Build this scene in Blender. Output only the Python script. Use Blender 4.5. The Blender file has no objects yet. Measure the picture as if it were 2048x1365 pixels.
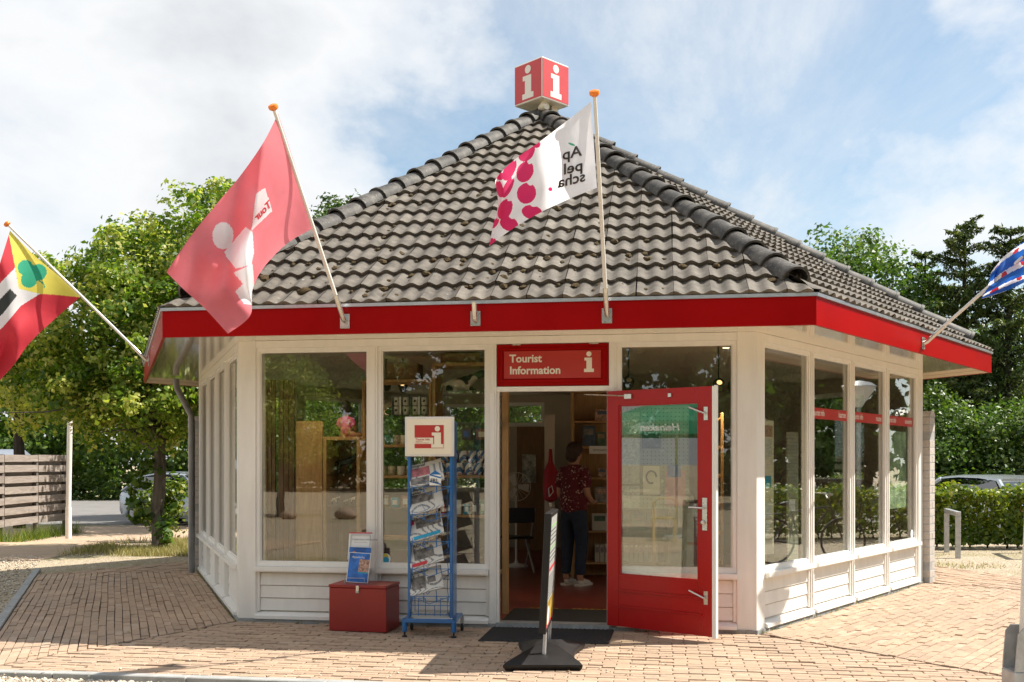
import bpy, bmesh, math, random
import numpy as np
from mathutils import Vector, Matrix
from mathutils.bvhtree import BVHTree
random.seed(7); RNG = np.random.default_rng(11)
SC = bpy.context.scene; COL = SC.collection
# ------------------------------------------------------------------ camera, sky, sun, exposure
FPX, Y0, EYE = 2023.5, 923.85, 1.5          # focal length and horizon in pixels of a 2048 wide picture, eye height
cam_d = bpy.data.cameras.new('camera'); cam = bpy.data.objects.new('camera', cam_d); COL.objects.link(cam)
cam.location = (0, 0, EYE); cam.rotation_euler = (math.pi/2, 0, 0)
cam_d.sensor_width = 36; cam_d.lens = FPX/2048*36; cam_d.shift_y = (Y0-682.5)/2048
cam_d.clip_start = .1; cam_d.clip_end = 3000
SC.camera = cam
SUNV = Vector((.80, .10, 1.0)).normalized()          # towards the sun
SUN_EL = math.asin(SUNV.z); SUN_AZ = math.atan2(SUNV.x, SUNV.y)
world = bpy.data.worlds.new('World'); SC.world = world; world.use_nodes = True
def build_world():
    nt = world.node_tree; N = nt.nodes; Lk = nt.links; N.clear()
    out = N.new('ShaderNodeOutputWorld'); bg = N.new('ShaderNodeBackground'); bg.inputs[1].default_value = .066
    sky = N.new('ShaderNodeTexSky'); sky.sky_type = 'NISHITA'; sky.sun_disc = False
    sky.sun_elevation = SUN_EL; sky.sun_rotation = SUN_AZ; sky.air_density = 1.0; sky.dust_density = .5; sky.ozone_density = 1.3
    tc = N.new('ShaderNodeTexCoord'); sep = N.new('ShaderNodeSeparateXYZ'); Lk.new(tc.outputs['Generated'], sep.inputs[0])
    def math_(op, a, b=None, clamp=False):
        n = N.new('ShaderNodeMath'); n.operation = op; n.use_clamp = clamp
        for k, v in ((0, a), (1, b)):
            if v is None: continue
            if isinstance(v, (int, float)): n.inputs[k].default_value = v
            else: Lk.new(v, n.inputs[k])
        return n.outputs[0]
    def noise(scale, detail, rough, vec, dist=0.0, off=(0, 0, 0), sc=(1, 1, 1)):
        mp = N.new('ShaderNodeMapping'); mp.inputs['Location'].default_value = off; mp.inputs['Scale'].default_value = sc
        Lk.new(vec, mp.inputs[0])
        n = N.new('ShaderNodeTexNoise'); n.inputs['Scale'].default_value = scale; n.inputs['Detail'].default_value = detail
        n.inputs['Roughness'].default_value = rough; n.inputs['Distortion'].default_value = dist
        Lk.new(mp.outputs[0], n.inputs['Vector']); return n.outputs['Fac']
    def ramp(fac, stops):
        r = N.new('ShaderNodeValToRGB'); e = r.color_ramp.elements
        while len(e) < len(stops): e.new(.5)
        for k, (p, v) in enumerate(stops):
            e[k].position = p; e[k].color = (v, v, v, 1) if isinstance(v, (int, float)) else (*v, 1)
        Lk.new(fac, r.inputs[0]); return r.outputs[0]
    D = tc.outputs['Generated']
    # cumulus heaps: lumpy noise in direction space, a bank to the left and loose heaps to the right
    big = noise(2.6, 9, .56, D, .15, (.35, .2, .9), (1, 1, 1.7))
    left = math_('MULTIPLY', math_('SUBTRACT', -.035, sep.outputs[0]), .95)
    left = math_('MINIMUM', math_('MAXIMUM', left, -.055), .20)
    val = math_('ADD', big, left)
    cum = ramp(val, [(.50, 0), (.57, .6), (.66, 1)])
    tone = ramp(val, [(.54, (1, 1, 1)), (.63, (.97, .98, .99)), (.72, (.84, .865, .89)), (.84, (.66, .69, .73))])
    # thin veils: high cirrus on a flat layer
    hz = math_('ADD', math_('MAXIMUM', sep.outputs[2], 0.0), .16)
    comb = N.new('ShaderNodeCombineXYZ'); Lk.new(math_('DIVIDE', sep.outputs[0], hz), comb.inputs[0]); Lk.new(math_('DIVIDE', sep.outputs[1], hz), comb.inputs[1])
    thin = noise(1.0, 10, .66, comb.outputs[0], .7, (0, 4, 0), (1.0, .55, 1))
    cir = math_('MULTIPLY', ramp(thin, [(.36, .16), (.50, .50), (.62, 1.0)]), .86)
    haze = ramp(sep.outputs[2], [(.05, .75), (.32, 0)])
    veil = math_('MAXIMUM', cir, haze, True)
    s2 = N.new('ShaderNodeMixRGB'); s2.blend_type = 'MULTIPLY'; s2.inputs[0].default_value = 1; s2.inputs[2].default_value = (1.34, 1.46, 1.36, 1); Lk.new(sky.outputs[0], s2.inputs[1])
    m1 = N.new('ShaderNodeMixRGB'); Lk.new(veil, m1.inputs[0]); Lk.new(s2.outputs[0], m1.inputs[1]); m1.inputs[2].default_value = (7.6, 7.9, 8.2, 1)
    cl = N.new('ShaderNodeMixRGB'); cl.blend_type = 'MULTIPLY'; cl.inputs[0].default_value = 1; Lk.new(tone, cl.inputs[1]); cl.inputs[2].default_value = (8.7, 8.7, 8.7, 1)
    m2 = N.new('ShaderNodeMixRGB'); Lk.new(cum, m2.inputs[0]); Lk.new(m1.outputs[0], m2.inputs[1]); Lk.new(cl.outputs[0], m2.inputs[2])
    Lk.new(m2.outputs[0], bg.inputs[0]); Lk.new(bg.outputs[0], out.inputs[0])
build_world()
sun_d = bpy.data.lights.new('sun', 'SUN'); sun_d.energy = 5.0; sun_d.angle = math.radians(.55); sun_d.color = (1, .94, .84)
sun = bpy.data.objects.new('sun', sun_d); COL.objects.link(sun); sun.location = (20, 3, 25)
sun.rotation_euler = SUNV.to_track_quat('Z', 'Y').to_euler()
SC.view_settings.view_transform = 'Standard'; SC.view_settings.look = 'None'; SC.view_settings.gamma = 1
SC.view_settings.exposure = .85; SC.view_settings.use_curve_mapping = False
SC.cycles.use_denoising = True; SC.cycles.max_bounces = 10; SC.cycles.transparent_max_bounces = 24
SC.cycles.diffuse_bounces = 4; SC.cycles.glossy_bounces = 4; SC.cycles.caustics_reflective = False; SC.cycles.caustics_refractive = False
SC.cycles.sample_clamp_indirect = 6

# ------------------------------------------------------------------ helpers
def at(px, py, d): return Vector(((px-1024)/FPX*d, d, EYE+(Y0-py)/FPX*d))
def gnd(px, py, z=0.0):
    d = FPX*(EYE-z)/(py-Y0); return Vector(((px-1024)/FPX*d, d, z))
def pix(p): return (1024+FPX*p[0]/p[1], Y0-FPX*(p[2]-EYE)/p[1])
def W(o):
    m = o.matrix_basis
    return W(o.parent) @ o.matrix_parent_inverse @ m if o.parent else m
def tag(o, label=None, cat=None, group=None, kind=None):
    if label: o['label'] = label
    if cat: o['category'] = cat
    if group: o['group'] = group
    if kind: o['kind'] = kind
    return o
def empty(name, loc=(0, 0, 0), rz=0, label=None, cat=None, group=None):
    o = bpy.data.objects.new(name, None); COL.objects.link(o); o.location = loc; o.rotation_euler = (0, 0, rz)
    o.empty_display_size = .1
    return tag(o, label, cat, group)
def frame(P, ang):
    """x along ang, y inward (left of x), z up"""
    return Matrix.Translation(Vector((P[0], P[1], P[2] if len(P) > 2 else 0))) @ Matrix.Rotation(ang, 4, 'Z')
class MB:
    def __init__(s, M=None): s.v = []; s.f = []; s.M = M or Matrix.Identity(4); s.mi = []; s.cur = 0
    def add(s, vs, fs):
        b = len(s.v)
        s.v += [tuple(s.M @ Vector(p)) for p in vs]; s.f += [tuple(b+i for i in f) for f in fs]; s.mi += [s.cur]*len(fs); return s
    def box(s, x0, x1, y0, y1, z0, z1):
        if x0 > x1: x0, x1 = x1, x0
        if y0 > y1: y0, y1 = y1, y0
        if z0 > z1: z0, z1 = z1, z0
        return s.add([(x0,y0,z0),(x1,y0,z0),(x1,y1,z0),(x0,y1,z0),(x0,y0,z1),(x1,y0,z1),(x1,y1,z1),(x0,y1,z1)],
                     [(3,2,1,0),(4,5,6,7),(0,1,5,4),(1,2,6,5),(2,3,7,6),(3,0,4,7)])
    def bbox(s, x0, x1, y0, y1, z0, z1, b=.004):
        """box with chamfered edges"""
        bm = bmesh.new(); bmesh.ops.create_cube(bm, size=1)
        for v in bm.verts: v.co = Vector(((x0+x1)/2+v.co.x*(x1-x0), (y0+y1)/2+v.co.y*(y1-y0), (z0+z1)/2+v.co.z*(z1-z0)))
        bmesh.ops.bevel(bm, geom=bm.edges[:], offset=b, segments=1, affect='EDGES')
        bm.verts.index_update(); vs = [v.co.copy() for v in bm.verts]; fs = [[v.index for v in f.verts] for f in bm.faces]; bm.free()
        return s.add(vs, fs)
    def prism(s, poly, z0, z1):
        n = len(poly); ar = sum(poly[i][0]*poly[(i+1)%n][1]-poly[(i+1)%n][0]*poly[i][1] for i in range(n))
        if ar < 0: poly = poly[::-1]
        vs = [(p[0], p[1], z0) for p in poly]+[(p[0], p[1], z1) for p in poly]
        return s.add(vs, [tuple(range(n-1, -1, -1)), tuple(range(n, 2*n))]+[(i, (i+1)%n, n+(i+1)%n, n+i) for i in range(n)])
    def plate(s, poly, y0, y1):
        """poly in (x,z), extruded along y"""
        n = len(poly); ar = sum(poly[i][0]*poly[(i+1)%n][1]-poly[(i+1)%n][0]*poly[i][1] for i in range(n))
        if ar < 0: poly = poly[::-1]
        vs = [(p[0], y0, p[1]) for p in poly]+[(p[0], y1, p[1]) for p in poly]
        return s.add(vs, [tuple(range(n)), tuple(range(2*n-1, n-1, -1))]+[(i, n+i, n+(i+1)%n, (i+1)%n) for i in range(n)])
    def tube(s, pts, r, seg=8, cap=True):
        pts = [Vector(p) for p in pts]; rs = r if isinstance(r, (list, tuple)) else [r]*len(pts)
        vs = []; fs = []; up = None
        for i, p in enumerate(pts):
            t = (pts[min(i+1, len(pts)-1)]-pts[max(i-1, 0)]).normalized()
            if up is None: up = Vector((0, 0, 1)) if abs(t.z) < .9 else Vector((0, 1, 0))
            a = t.cross(up)
            if a.length < 1e-5: a = t.orthogonal()
            a.normalize(); b = t.cross(a).normalized(); up = -b if False else a.cross(t).normalized()
            for k in range(seg):
                q = 2*math.pi*k/seg; vs.append(p+(a*math.cos(q)+b*math.sin(q))*rs[i])
        for i in range(len(pts)-1):
            for k in range(seg):
                fs.append((i*seg+k, i*seg+(k+1)%seg, (i+1)*seg+(k+1)%seg, (i+1)*seg+k))
        if cap:
            fs.append(tuple(range(seg-1, -1, -1))); fs.append(tuple(range((len(pts)-1)*seg, len(pts)*seg)))
        return s.add(vs, fs)
    def lathe(s, prof, c=(0, 0, 0), seg=16, close=True):
        vs = []; fs = []
        for r, z in prof:
            for k in range(seg):
                q = 2*math.pi*k/seg; vs.append((c[0]+r*math.cos(q), c[1]+r*math.sin(q), c[2]+z))
        for i in range(len(prof)-1):
            for k in range(seg): fs.append((i*seg+k, i*seg+(k+1)%seg, (i+1)*seg+(k+1)%seg, (i+1)*seg+k))
        if close:
            fs.append(tuple(range(seg-1, -1, -1))); fs.append(tuple(range((len(prof)-1)*seg, len(prof)*seg)))
        return s.add(vs, fs)
    def ball(s, c, r, seg=12, rings=7):
        r = r if isinstance(r, (list, tuple)) else (r, r, r); vs = [(c[0], c[1], c[2]-r[2])]; fs = []
        for i in range(1, rings):
            t = math.pi*i/rings
            for k in range(seg):
                q = 2*math.pi*k/seg; vs.append((c[0]+r[0]*math.sin(t)*math.cos(q), c[1]+r[1]*math.sin(t)*math.sin(q), c[2]-r[2]*math.cos(t)))
        vs.append((c[0], c[1], c[2]+r[2])); n = len(vs)-1
        for k in range(seg):
            fs.append((0, 1+(k+1)%seg, 1+k)); fs.append((n, n-seg+k, n-seg+(k+1)%seg))
        for i in range(rings-2):
            for k in range(seg): a = 1+i*seg; fs.append((a+k, a+(k+1)%seg, a+seg+(k+1)%seg, a+seg+k))
        return s.add(vs, fs)
    def mesh(s, name, mats, smooth=False, recalc=True):
        me = bpy.data.meshes.new(name); me.from_pydata(s.v, [], s.f)
        for m in (mats if isinstance(mats, (list, tuple)) else [mats]): me.materials.append(m)
        if any(s.mi): me.polygons.foreach_set('material_index', s.mi)
        if recalc:
            bm = bmesh.new(); bm.from_mesh(me); bmesh.ops.recalc_face_normals(bm, faces=bm.faces[:]); bm.to_mesh(me); bm.free()
        if smooth:
            me.polygons.foreach_set('use_smooth', [True]*len(me.polygons))
            try: me.set_sharp_from_angle(angle=math.radians(38))
            except Exception: pass
        me.update(); return me
    def build(s, name, mats, parent=None, world=False, smooth=False, recalc=True):
        return link(name, s.mesh(name, mats, smooth, recalc), parent, world)
def link(name, me, parent=None, world=False, M=None):
    o = bpy.data.objects.new(name, me); COL.objects.link(o)
    if parent:
        o.parent = parent
        if world: o.matrix_parent_inverse = W(parent).inverted()
    if M is not None: o.matrix_basis = M
    return o
def copy_tree(o, parent=None):
    c = o.copy(); COL.objects.link(c); c.parent = parent
    if parent: c.matrix_parent_inverse = o.matrix_parent_inverse.copy()
    for ch in [x for x in bpy.data.objects if x.parent == o]: copy_tree(ch, c)
    return c
# ------------------------------------------------------------------ materials
def principled(name):
    m = bpy.data.materials.new(name); m.use_nodes = True
    return m, m.node_tree, m.node_tree.nodes['Principled BSDF']
def sock(nt, s, v):
    if isinstance(v, bpy.types.NodeSocket): nt.links.new(v, s)
    else: s.default_value = v
def nnoise(nt, scale, detail=4, rough=.55, vec=None, dist=0, sc=None):
    n = nt.nodes.new('ShaderNodeTexNoise'); n.inputs['Scale'].default_value = scale; n.inputs['Detail'].default_value = detail
    n.inputs['Roughness'].default_value = rough; n.inputs['Distortion'].default_value = dist
    if vec is None:
        vec = coords(nt)
    if sc:
        mp = nt.nodes.new('ShaderNodeMapping'); mp.inputs['Scale'].default_value = sc; nt.links.new(vec, mp.inputs[0]); vec = mp.outputs[0]
    nt.links.new(vec, n.inputs['Vector']); return n.outputs['Fac']
def coords(nt):
    """object coordinates shifted by each object's random number"""
    tc = nt.nodes.new('ShaderNodeTexCoord'); oi = nt.nodes.new('ShaderNodeObjectInfo')
    m = nt.nodes.new('ShaderNodeMath'); m.operation = 'MULTIPLY'; m.inputs[1].default_value = 37; nt.links.new(oi.outputs['Random'], m.inputs[0])
    a = nt.nodes.new('ShaderNodeVectorMath'); nt.links.new(tc.outputs['Object'], a.inputs[0]); nt.links.new(m.outputs[0], a.inputs[1]); return a.outputs[0]
def nramp(nt, fac, stops):
    r = nt.nodes.new('ShaderNodeValToRGB'); e = r.color_ramp.elements
    while len(e) < len(stops): e.new(.5)
    for k, (p, c) in enumerate(stops):
        e[k].position = p; e[k].color = (*c, 1) if len(c) == 3 else c
    nt.links.new(fac, r.inputs[0]); return r.outputs[0]
def nmix(nt, fac, a, b, mode='MIX'):
    m = nt.nodes.new('ShaderNodeMixRGB'); m.blend_type = mode
    sock(nt, m.inputs[0], fac)
    for k, v in ((1, a), (2, b)):
        sock(nt, m.inputs[k], v if isinstance(v, bpy.types.NodeSocket) else (*v, 1) if len(v) == 3 else v)
    return m.outputs[0]
def nmath(nt, op, a, b=0.0):
    m = nt.nodes.new('ShaderNodeMath'); m.operation = op; sock(nt, m.inputs[0], a); sock(nt, m.inputs[1], b); return m.outputs[0]
def nbump(nt, h, strength, dist=.01):
    b = nt.nodes.new('ShaderNodeBump'); b.inputs['Strength'].default_value = strength; b.inputs['Distance'].default_value = dist
    nt.links.new(h, b.inputs['Height']); return b.outputs[0]
def rnd(nt):
    """random number per piece: face attribute plus object random"""
    a = nt.nodes.new('ShaderNodeAttribute'); a.attribute_name = 'rnd'; oi = nt.nodes.new('ShaderNodeObjectInfo')
    return nmath(nt, 'FRACT', nmath(nt, 'ADD', a.outputs['Fac'], oi.outputs['Random']))
def pm(name, col, rough=.5, metal=0.0, var=.12, scale=6, bump=0.0, bscale=80, coat=0.0, stretch=None, rvar=.1):
    m, nt, b = principled(name)
    n = nnoise(nt, scale, 5, .6, sc=stretch)
    d = tuple(max(0, c*(1-var)) for c in col); l = tuple(min(1, c*(1+var)) for c in col)
    nt.links.new(nramp(nt, n, [(.3, d), (.7, l)]), b.inputs['Base Color'])
    nt.links.new(nmath(nt, 'ADD', nmath(nt, 'MULTIPLY', n, rvar), rough-rvar/2), b.inputs['Roughness'])
    b.inputs['Metallic'].default_value = metal
    if coat: b.inputs['Coat Weight'].default_value = coat; b.inputs['Coat Roughness'].default_value = .06
    if bump: nt.links.new(nbump(nt, nnoise(nt, bscale, 4, .6, sc=stretch), bump), b.inputs['Normal'])
    return m
def emit(name, col, s):
    m, nt, b = principled(name); b.inputs['Base Color'].default_value = (*col, 1); b.inputs['Emission Color'].default_value = (*col, 1); b.inputs['Emission Strength'].default_value = s; return m
def glass(name, f0=.09, tint=(.93, .95, .92)):
    m = bpy.data.materials.new(name); m.use_nodes = True; nt = m.node_tree; nt.nodes.clear()
    o = nt.nodes.new('ShaderNodeOutputMaterial'); mx = nt.nodes.new('ShaderNodeMixShader'); tr = nt.nodes.new('ShaderNodeBsdfTransparent'); gl = nt.nodes.new('ShaderNodeBsdfGlossy')
    tr.inputs[0].default_value = (*tint, 1); gl.inputs['Roughness'].default_value = .0; gl.inputs[0].default_value = (1, 1, 1, 1)
    lw = nt.nodes.new('ShaderNodeLayerWeight'); lw.inputs[0].default_value = .5     # facing: the same from both sides of the pane
    p = nmath(nt, 'POWER', lw.outputs['Facing'], 4.0)
    nt.links.new(nmath(nt, 'ADD', nmath(nt, 'MULTIPLY', p, 1-f0), f0), mx.inputs[0])
    bp = nbump(nt, nnoise(nt, 1.3, 2, .4), .012, .02); nt.links.new(bp, gl.inputs['Normal'])
    nt.links.new(tr.outputs[0], mx.inputs[1]); nt.links.new(gl.outputs[0], mx.inputs[2]); nt.links.new(mx.outputs[0], o.inputs[0]); return m
def leafmat(name, stops, trans=.35, rough=.45):
    m = bpy.data.materials.new(name); m.use_nodes = True; nt = m.node_tree; nt.nodes.clear()
    o = nt.nodes.new('ShaderNodeOutputMaterial'); b = nt.nodes.new('ShaderNodeBsdfPrincipled'); t = nt.nodes.new('ShaderNodeBsdfTranslucent'); mx = nt.nodes.new('ShaderNodeMixShader')
    c = nramp(nt, rnd(nt), stops); nt.links.new(c, b.inputs['Base Color']); b.inputs['Roughness'].default_value = rough
    nt.links.new(nmix(nt, 1.0, c, (1.25, 1.35, .55), 'MULTIPLY'), t.inputs[0]); mx.inputs[0].default_value = trans
    nt.links.new(b.outputs[0], mx.inputs[1]); nt.links.new(t.outputs[0], mx.inputs[2]); nt.links.new(mx.outputs[0], o.inputs[0]); return m
def clothmat(name, col, trans=.45, rough=.75):
    m = bpy.data.materials.new(name); m.use_nodes = True; nt = m.node_tree; nt.nodes.clear()
    o = nt.nodes.new('ShaderNodeOutputMaterial'); b = nt.nodes.new('ShaderNodeBsdfPrincipled'); t = nt.nodes.new('ShaderNodeBsdfTranslucent'); mx = nt.nodes.new('ShaderNodeMixShader')
    n = nnoise(nt, 5, 4, .6); c = nramp(nt, n, [(.3, tuple(v*.94 for v in col)), (.7, tuple(min(1, v*1.05) for v in col))])
    nt.links.new(c, b.inputs['Base Color']); nt.links.new(c, t.inputs[0]); b.inputs['Roughness'].default_value = rough
    nt.links.new(nbump(nt, nnoise(nt, 14, 3, .5), .25, .01), b.inputs['Normal'])
    mx.inputs[0].default_value = trans
    nt.links.new(b.outputs[0], mx.inputs[1]); nt.links.new(t.outputs[0], mx.inputs[2]); nt.links.new(mx.outputs[0], o.inputs[0]); return m
def brickpave_mat():
    m, nt, b = principled('paving_brick'); r = rnd(nt)
    c = nramp(nt, r, [(0, (.31, .208, .144)), (.15, (.37, .248, .17)), (.45, (.425, .285, .192)), (.7, (.385, .265, .18)), (.9, (.48, .33, .225)), (1, (.46, .345, .255))])
    n = nnoise(nt, 26, 6, .65); c = nmix(nt, .28, c, nramp(nt, n, [(.3, (.22, .165, .115)), (.7, (.60, .46, .33))]))
    w = nnoise(nt, 1.1, 4, .6); c = nmix(nt, nmath(nt, 'MULTIPLY', nramp(nt, w, [(.45, (0, 0, 0)), (.70, (1, 1, 1))]), .45), c, (.30, .235, .175))
    nt.links.new(c, b.inputs['Base Color']); b.inputs['Roughness'].default_value = .85
    nt.links.new(nbump(nt, nnoise(nt, 130, 4, .7), .35, .004), b.inputs['Normal']); return m
def woodmat(name, c1, c2, scale=3, rough=.55, stretch=(1, 1, .12)):
    m, nt, b = principled(name)
    n = nnoise(nt, scale*6, 5, .6, dist=1.6, sc=stretch); c = nramp(nt, n, [(.3, c1), (.7, c2)])
    kn = nnoise(nt, scale, 2, .4); c = nmix(nt, nramp(nt, kn, [(.70, (0, 0, 0)), (.76, (.7, .7, .7))]), c, tuple(v*.45 for v in c1))
    nt.links.new(c, b.inputs['Base Color']); b.inputs['Roughness'].default_value = rough
    nt.links.new(nbump(nt, n, .12, .004), b.inputs['Normal']); return m
MAT = {}
def setup_mats():
    M = MAT
    M['white'] = pm('white_paint', (.80, .775, .72), .38, var=.07, scale=7, bump=.08, bscale=40, stretch=(1, 1, .2))
    M['whitew'] = pm('white_trim', (.83, .81, .765), .35, var=.05, scale=8, bump=.05, bscale=30, stretch=(1, 1, .2))
    M['soffit'] = pm('soffit_gloss', (.74, .66, .53), .10, var=.03, scale=1.2, bump=.05, bscale=1.5, rvar=.03, coat=.8)
    M['red'] = pm('red_gloss', (.31, .001, .0015), .32, var=.09, scale=2, rvar=.12, bump=.03, bscale=5)
    M['red'].node_tree.nodes['Principled BSDF'].inputs['Specular IOR Level'].default_value = .12
    M['reddoor'] = pm('red_door_paint', (.36, .004, .004), .28, var=.07, scale=3, bump=.03, bscale=12, stretch=(1, 1, .15))
    M['reddoor'].node_tree.nodes['Principled BSDF'].inputs['Specular IOR Level'].default_value = .35
    M['redsign'] = pm('sign_red', (.45, .030, .024), .4, var=.03)
    M['redbox'] = pm('box_red', (.27, .018, .015), .38, var=.10, scale=3)
    M['signwhite'] = pm('sign_white', (.80, .76, .68), .4, var=.02)
    M['cream'] = pm('sign_cream', (.82, .74, .58), .4, var=.02)
    M['zinc'] = pm('zinc', (.52, .55, .58), .35, .75, var=.10, scale=10)
    M['steel'] = pm('steel', (.62, .60, .55), .28, .9, var=.10, scale=20)
    M['galv'] = pm('galvanised', (.45, .46, .47), .45, .6, var=.18, scale=14)
    M['black'] = pm('black_plastic', (.015, .014, .014), .5, var=.2, scale=9, bump=.1, bscale=160)
    M['black'].node_tree.nodes['Principled BSDF'].inputs['Specular IOR Level'].default_value = .3
    M['rubber'] = pm('black_rubber', (.018, .018, .018), .7, var=.25, scale=20, bump=.2)
    M['blue'] = pm('blue_paint', (.012, .13, .36), .3, var=.08, coat=.2)
    M['polewhite'] = pm('pole_white', (.72, .69, .64), .35, var=.06, scale=5)
    M['orange'] = pm('orange_cap', (.85, .22, .02), .4, var=.05)
    M['glass'] = glass('window_glass')
    M['door_glass'] = glass('door_glass', .085)
    M['pave'] = brickpave_mat()
    M['joint'] = pm('joint_sand', (.085, .066, .048), .95, var=.35, scale=30)
    M['concrete'] = pm('concrete', (.33, .33, .32), .85, var=.18, scale=9, bump=.25, bscale=90)
    M['wood'] = woodmat('pine_wood', (.33, .175, .06), (.50, .30, .125))
    M['woodd'] = woodmat('dark_wood', (.16, .075, .028), (.26, .13, .05))
    M['floor'] = pm('red_lino', (.17, .032, .024), .3, var=.1, scale=3)
    M['plaster'] = pm('plaster', (.50, .44, .36), .85, var=.05, scale=7, bump=.15, bscale=60)
    M['ceil'] = pm('ceiling_panel', (.50, .45, .38), .8, var=.05, scale=2)
    M['cbrick'] = pm('grey_brick', (.46, .42, .38), .9, var=.15, scale=30, bump=.5, bscale=70)
    # roof tiles
    m, nt, b = principled('roof_tile'); r = rnd(nt)
    c = nramp(nt, r, [(0, (.072, .060, .047)), (.3, (.128, .107, .085)), (.6, (.098, .083, .067)), (.85, (.155, .132, .106)), (1, (.20, .170, .137))])
    n = nnoise(nt, 9, 6, .65); c = nmix(nt, .5, c, nramp(nt, n, [(.32, (.030, .026, .021)), (.7, (.24, .212, .176))]))
    st = nnoise(nt, 1.1, 5, .65); c = nmix(nt, nmath(nt, 'MULTIPLY', nramp(nt, st, [(.48, (0, 0, 0)), (.70, (1, 1, 1))]), .5), c, (.06, .05, .038))
    sp = nnoise(nt, 60, 3, .5); c = nmix(nt, nramp(nt, sp, [(.66, (0, 0, 0)), (.72, (.6, .6, .6))]), c, (.05, .045, .035))
    li = nnoise(nt, 21, 3, .5); c = nmix(nt, nramp(nt, li, [(.70, (0, 0, 0)), (.75, (.5, .5, .5))]), c, (.42, .41, .38))
    nt.links.new(c, b.inputs['Base Color']); b.inputs['Roughness'].default_value = .8
    nt.links.new(nbump(nt, nnoise(nt, 120, 4, .7), .4, .004), b.inputs['Normal']); M['tile'] = m
    m, nt, b = principled('hip_tile')
    n = nnoise(nt, 8, 6, .65); c = nramp(nt, n, [(.3, (.022, .021, .020)), (.5, (.055, .050, .044)), (.78, (.16, .145, .125))])
    sp = nnoise(nt, 45, 3, .5); c = nmix(nt, nramp(nt, sp, [(.64, (0, 0, 0)), (.70, (.7, .7, .7))]), c, (.25, .24, .21))
    nt.links.new(c, b.inputs['Base Color']); b.inputs['Roughness'].default_value = .68
    nt.links.new(nbump(nt, nnoise(nt, 90, 4, .7), .4, .005), b.inputs['Normal']); M['hip'] = m
    M['moss'] = pm('moss', (.085, .055, .018), .95, var=.6, scale=40, bump=.8, bscale=150)
    M['deck'] = pm('roof_underlay', (.03, .028, .025), .9)
    # leaves
    M['linden'] = leafmat('linden_leaf', [(0, (.065, .135, .010)), (.35, (.125, .215, .018)), (.60, (.22, .31, .035)), (.80, (.42, .45, .10)), (1, (.58, .55, .19))], .5)
    M['decid'] = leafmat('broad_leaf', [(0, (.042, .095, .014)), (.5, (.08, .15, .024)), (1, (.155, .22, .04))], .42)
    M['darkleaf'] = leafmat('dark_leaf', [(0, (.032, .070, .013)), (.6, (.066, .12, .02)), (1, (.13, .18, .034))], .36)
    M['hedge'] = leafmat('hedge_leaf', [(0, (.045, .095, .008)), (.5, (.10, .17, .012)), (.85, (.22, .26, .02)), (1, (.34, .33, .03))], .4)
    M['needle'] = leafmat('needles', [(0, (.036, .072, .016)), (.6, (.078, .125, .026)), (1, (.17, .19, .045))], .2)
    M['grassb'] = leafmat('grass_blade', [(0, (.17, .17, .05)), (.5, (.32, .28, .11)), (1, (.50, .42, .21))], .3)
    M['bark'] = pm('bark', (.125, .105, .085), .95, var=.45, scale=14, bump=.8, bscale=45, stretch=(1, 1, .35))
    M['barkd'] = pm('dark_bark', (.035, .028, .022), .95, var=.4, scale=14, bump=.8, bscale=45, stretch=(1, 1, .35))
setup_mats()
M = MAT
# ------------------------------------------------------------------ ground
def gz(x, y):
    t = min(1, max(0, (y-18.6)/4.0)); return -.25*t*t*(3-2*t)
def sheet(name, xs, ys, dz, mat, inside=None):
    vs = []; fs = []
    for y in ys:
        for x in xs: vs.append((x, y, gz(x, y)+dz))
    n = len(xs)
    for j in range(len(ys)-1):
        for i in range(n-1): fs.append((j*n+i, j*n+i+1, (j+1)*n+i+1, (j+1)*n+i))
    me = bpy.data.meshes.new(name); me.from_pydata(vs, [], fs); me.materials.append(mat); me.update()
    return tag(link(name, me), kind='structure')
def lin(a, b, n): return [a+(b-a)*i/n for i in range(n+1)]
def gravel_mat():
    m, nt, b = principled('gravel_ground')
    tc = nt.nodes.new('ShaderNodeTexCoord'); v = tc.outputs['Object']
    vo = nt.nodes.new('ShaderNodeTexVoronoi'); vo.inputs['Scale'].default_value = 55; nt.links.new(v, vo.inputs['Vector'])
    hs = nt.nodes.new('ShaderNodeSeparateColor'); nt.links.new(vo.outputs['Color'], hs.inputs[0])
    c = nramp(nt, hs.outputs[0], [(0, (.25, .19, .13)), (.5, (.40, .32, .22)), (1, (.58, .50, .38))])
    g = nnoise(nt, .45, 5, .6, v); g2 = nnoise(nt, 6, 5, .7, v)
    k = nramp(nt, nmath(nt, 'ADD', nmath(nt, 'MULTIPLY', g, .75), nmath(nt, 'MULTIPLY', g2, .25)), [(.52, (0, 0, 0)), (.62, (1, 1, 1))])
    gc = nramp(nt, nnoise(nt, 30, 4, .7, v), [(.3, (.10, .12, .03)), (.7, (.30, .27, .10))])
    c = nmix(nt, nmath(nt, 'MULTIPLY', k, .55), c, gc)
    nt.links.new(c, b.inputs['Base Color']); b.inputs['Roughness'].default_value = .95
    nt.links.new(nbump(nt, vo.outputs['Distance'], .8, .02), b.inputs['Normal']); return m
def asphalt_mat():
    m, nt, b = principled('asphalt'); n = nnoise(nt, 1.2, 6, .65); n2 = nnoise(nt, 70, 3, .6)
    c = nmix(nt, .4, nramp(nt, n, [(.3, (.14, .13, .125)), (.7, (.22, .21, .20))]), nramp(nt, n2, [(.3, (.09, .085, .08)), (.7, (.28, .27, .26))]))
    nt.links.new(c, b.inputs['Base Color']); b.inputs['Roughness'].default_value = .9; return m
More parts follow.
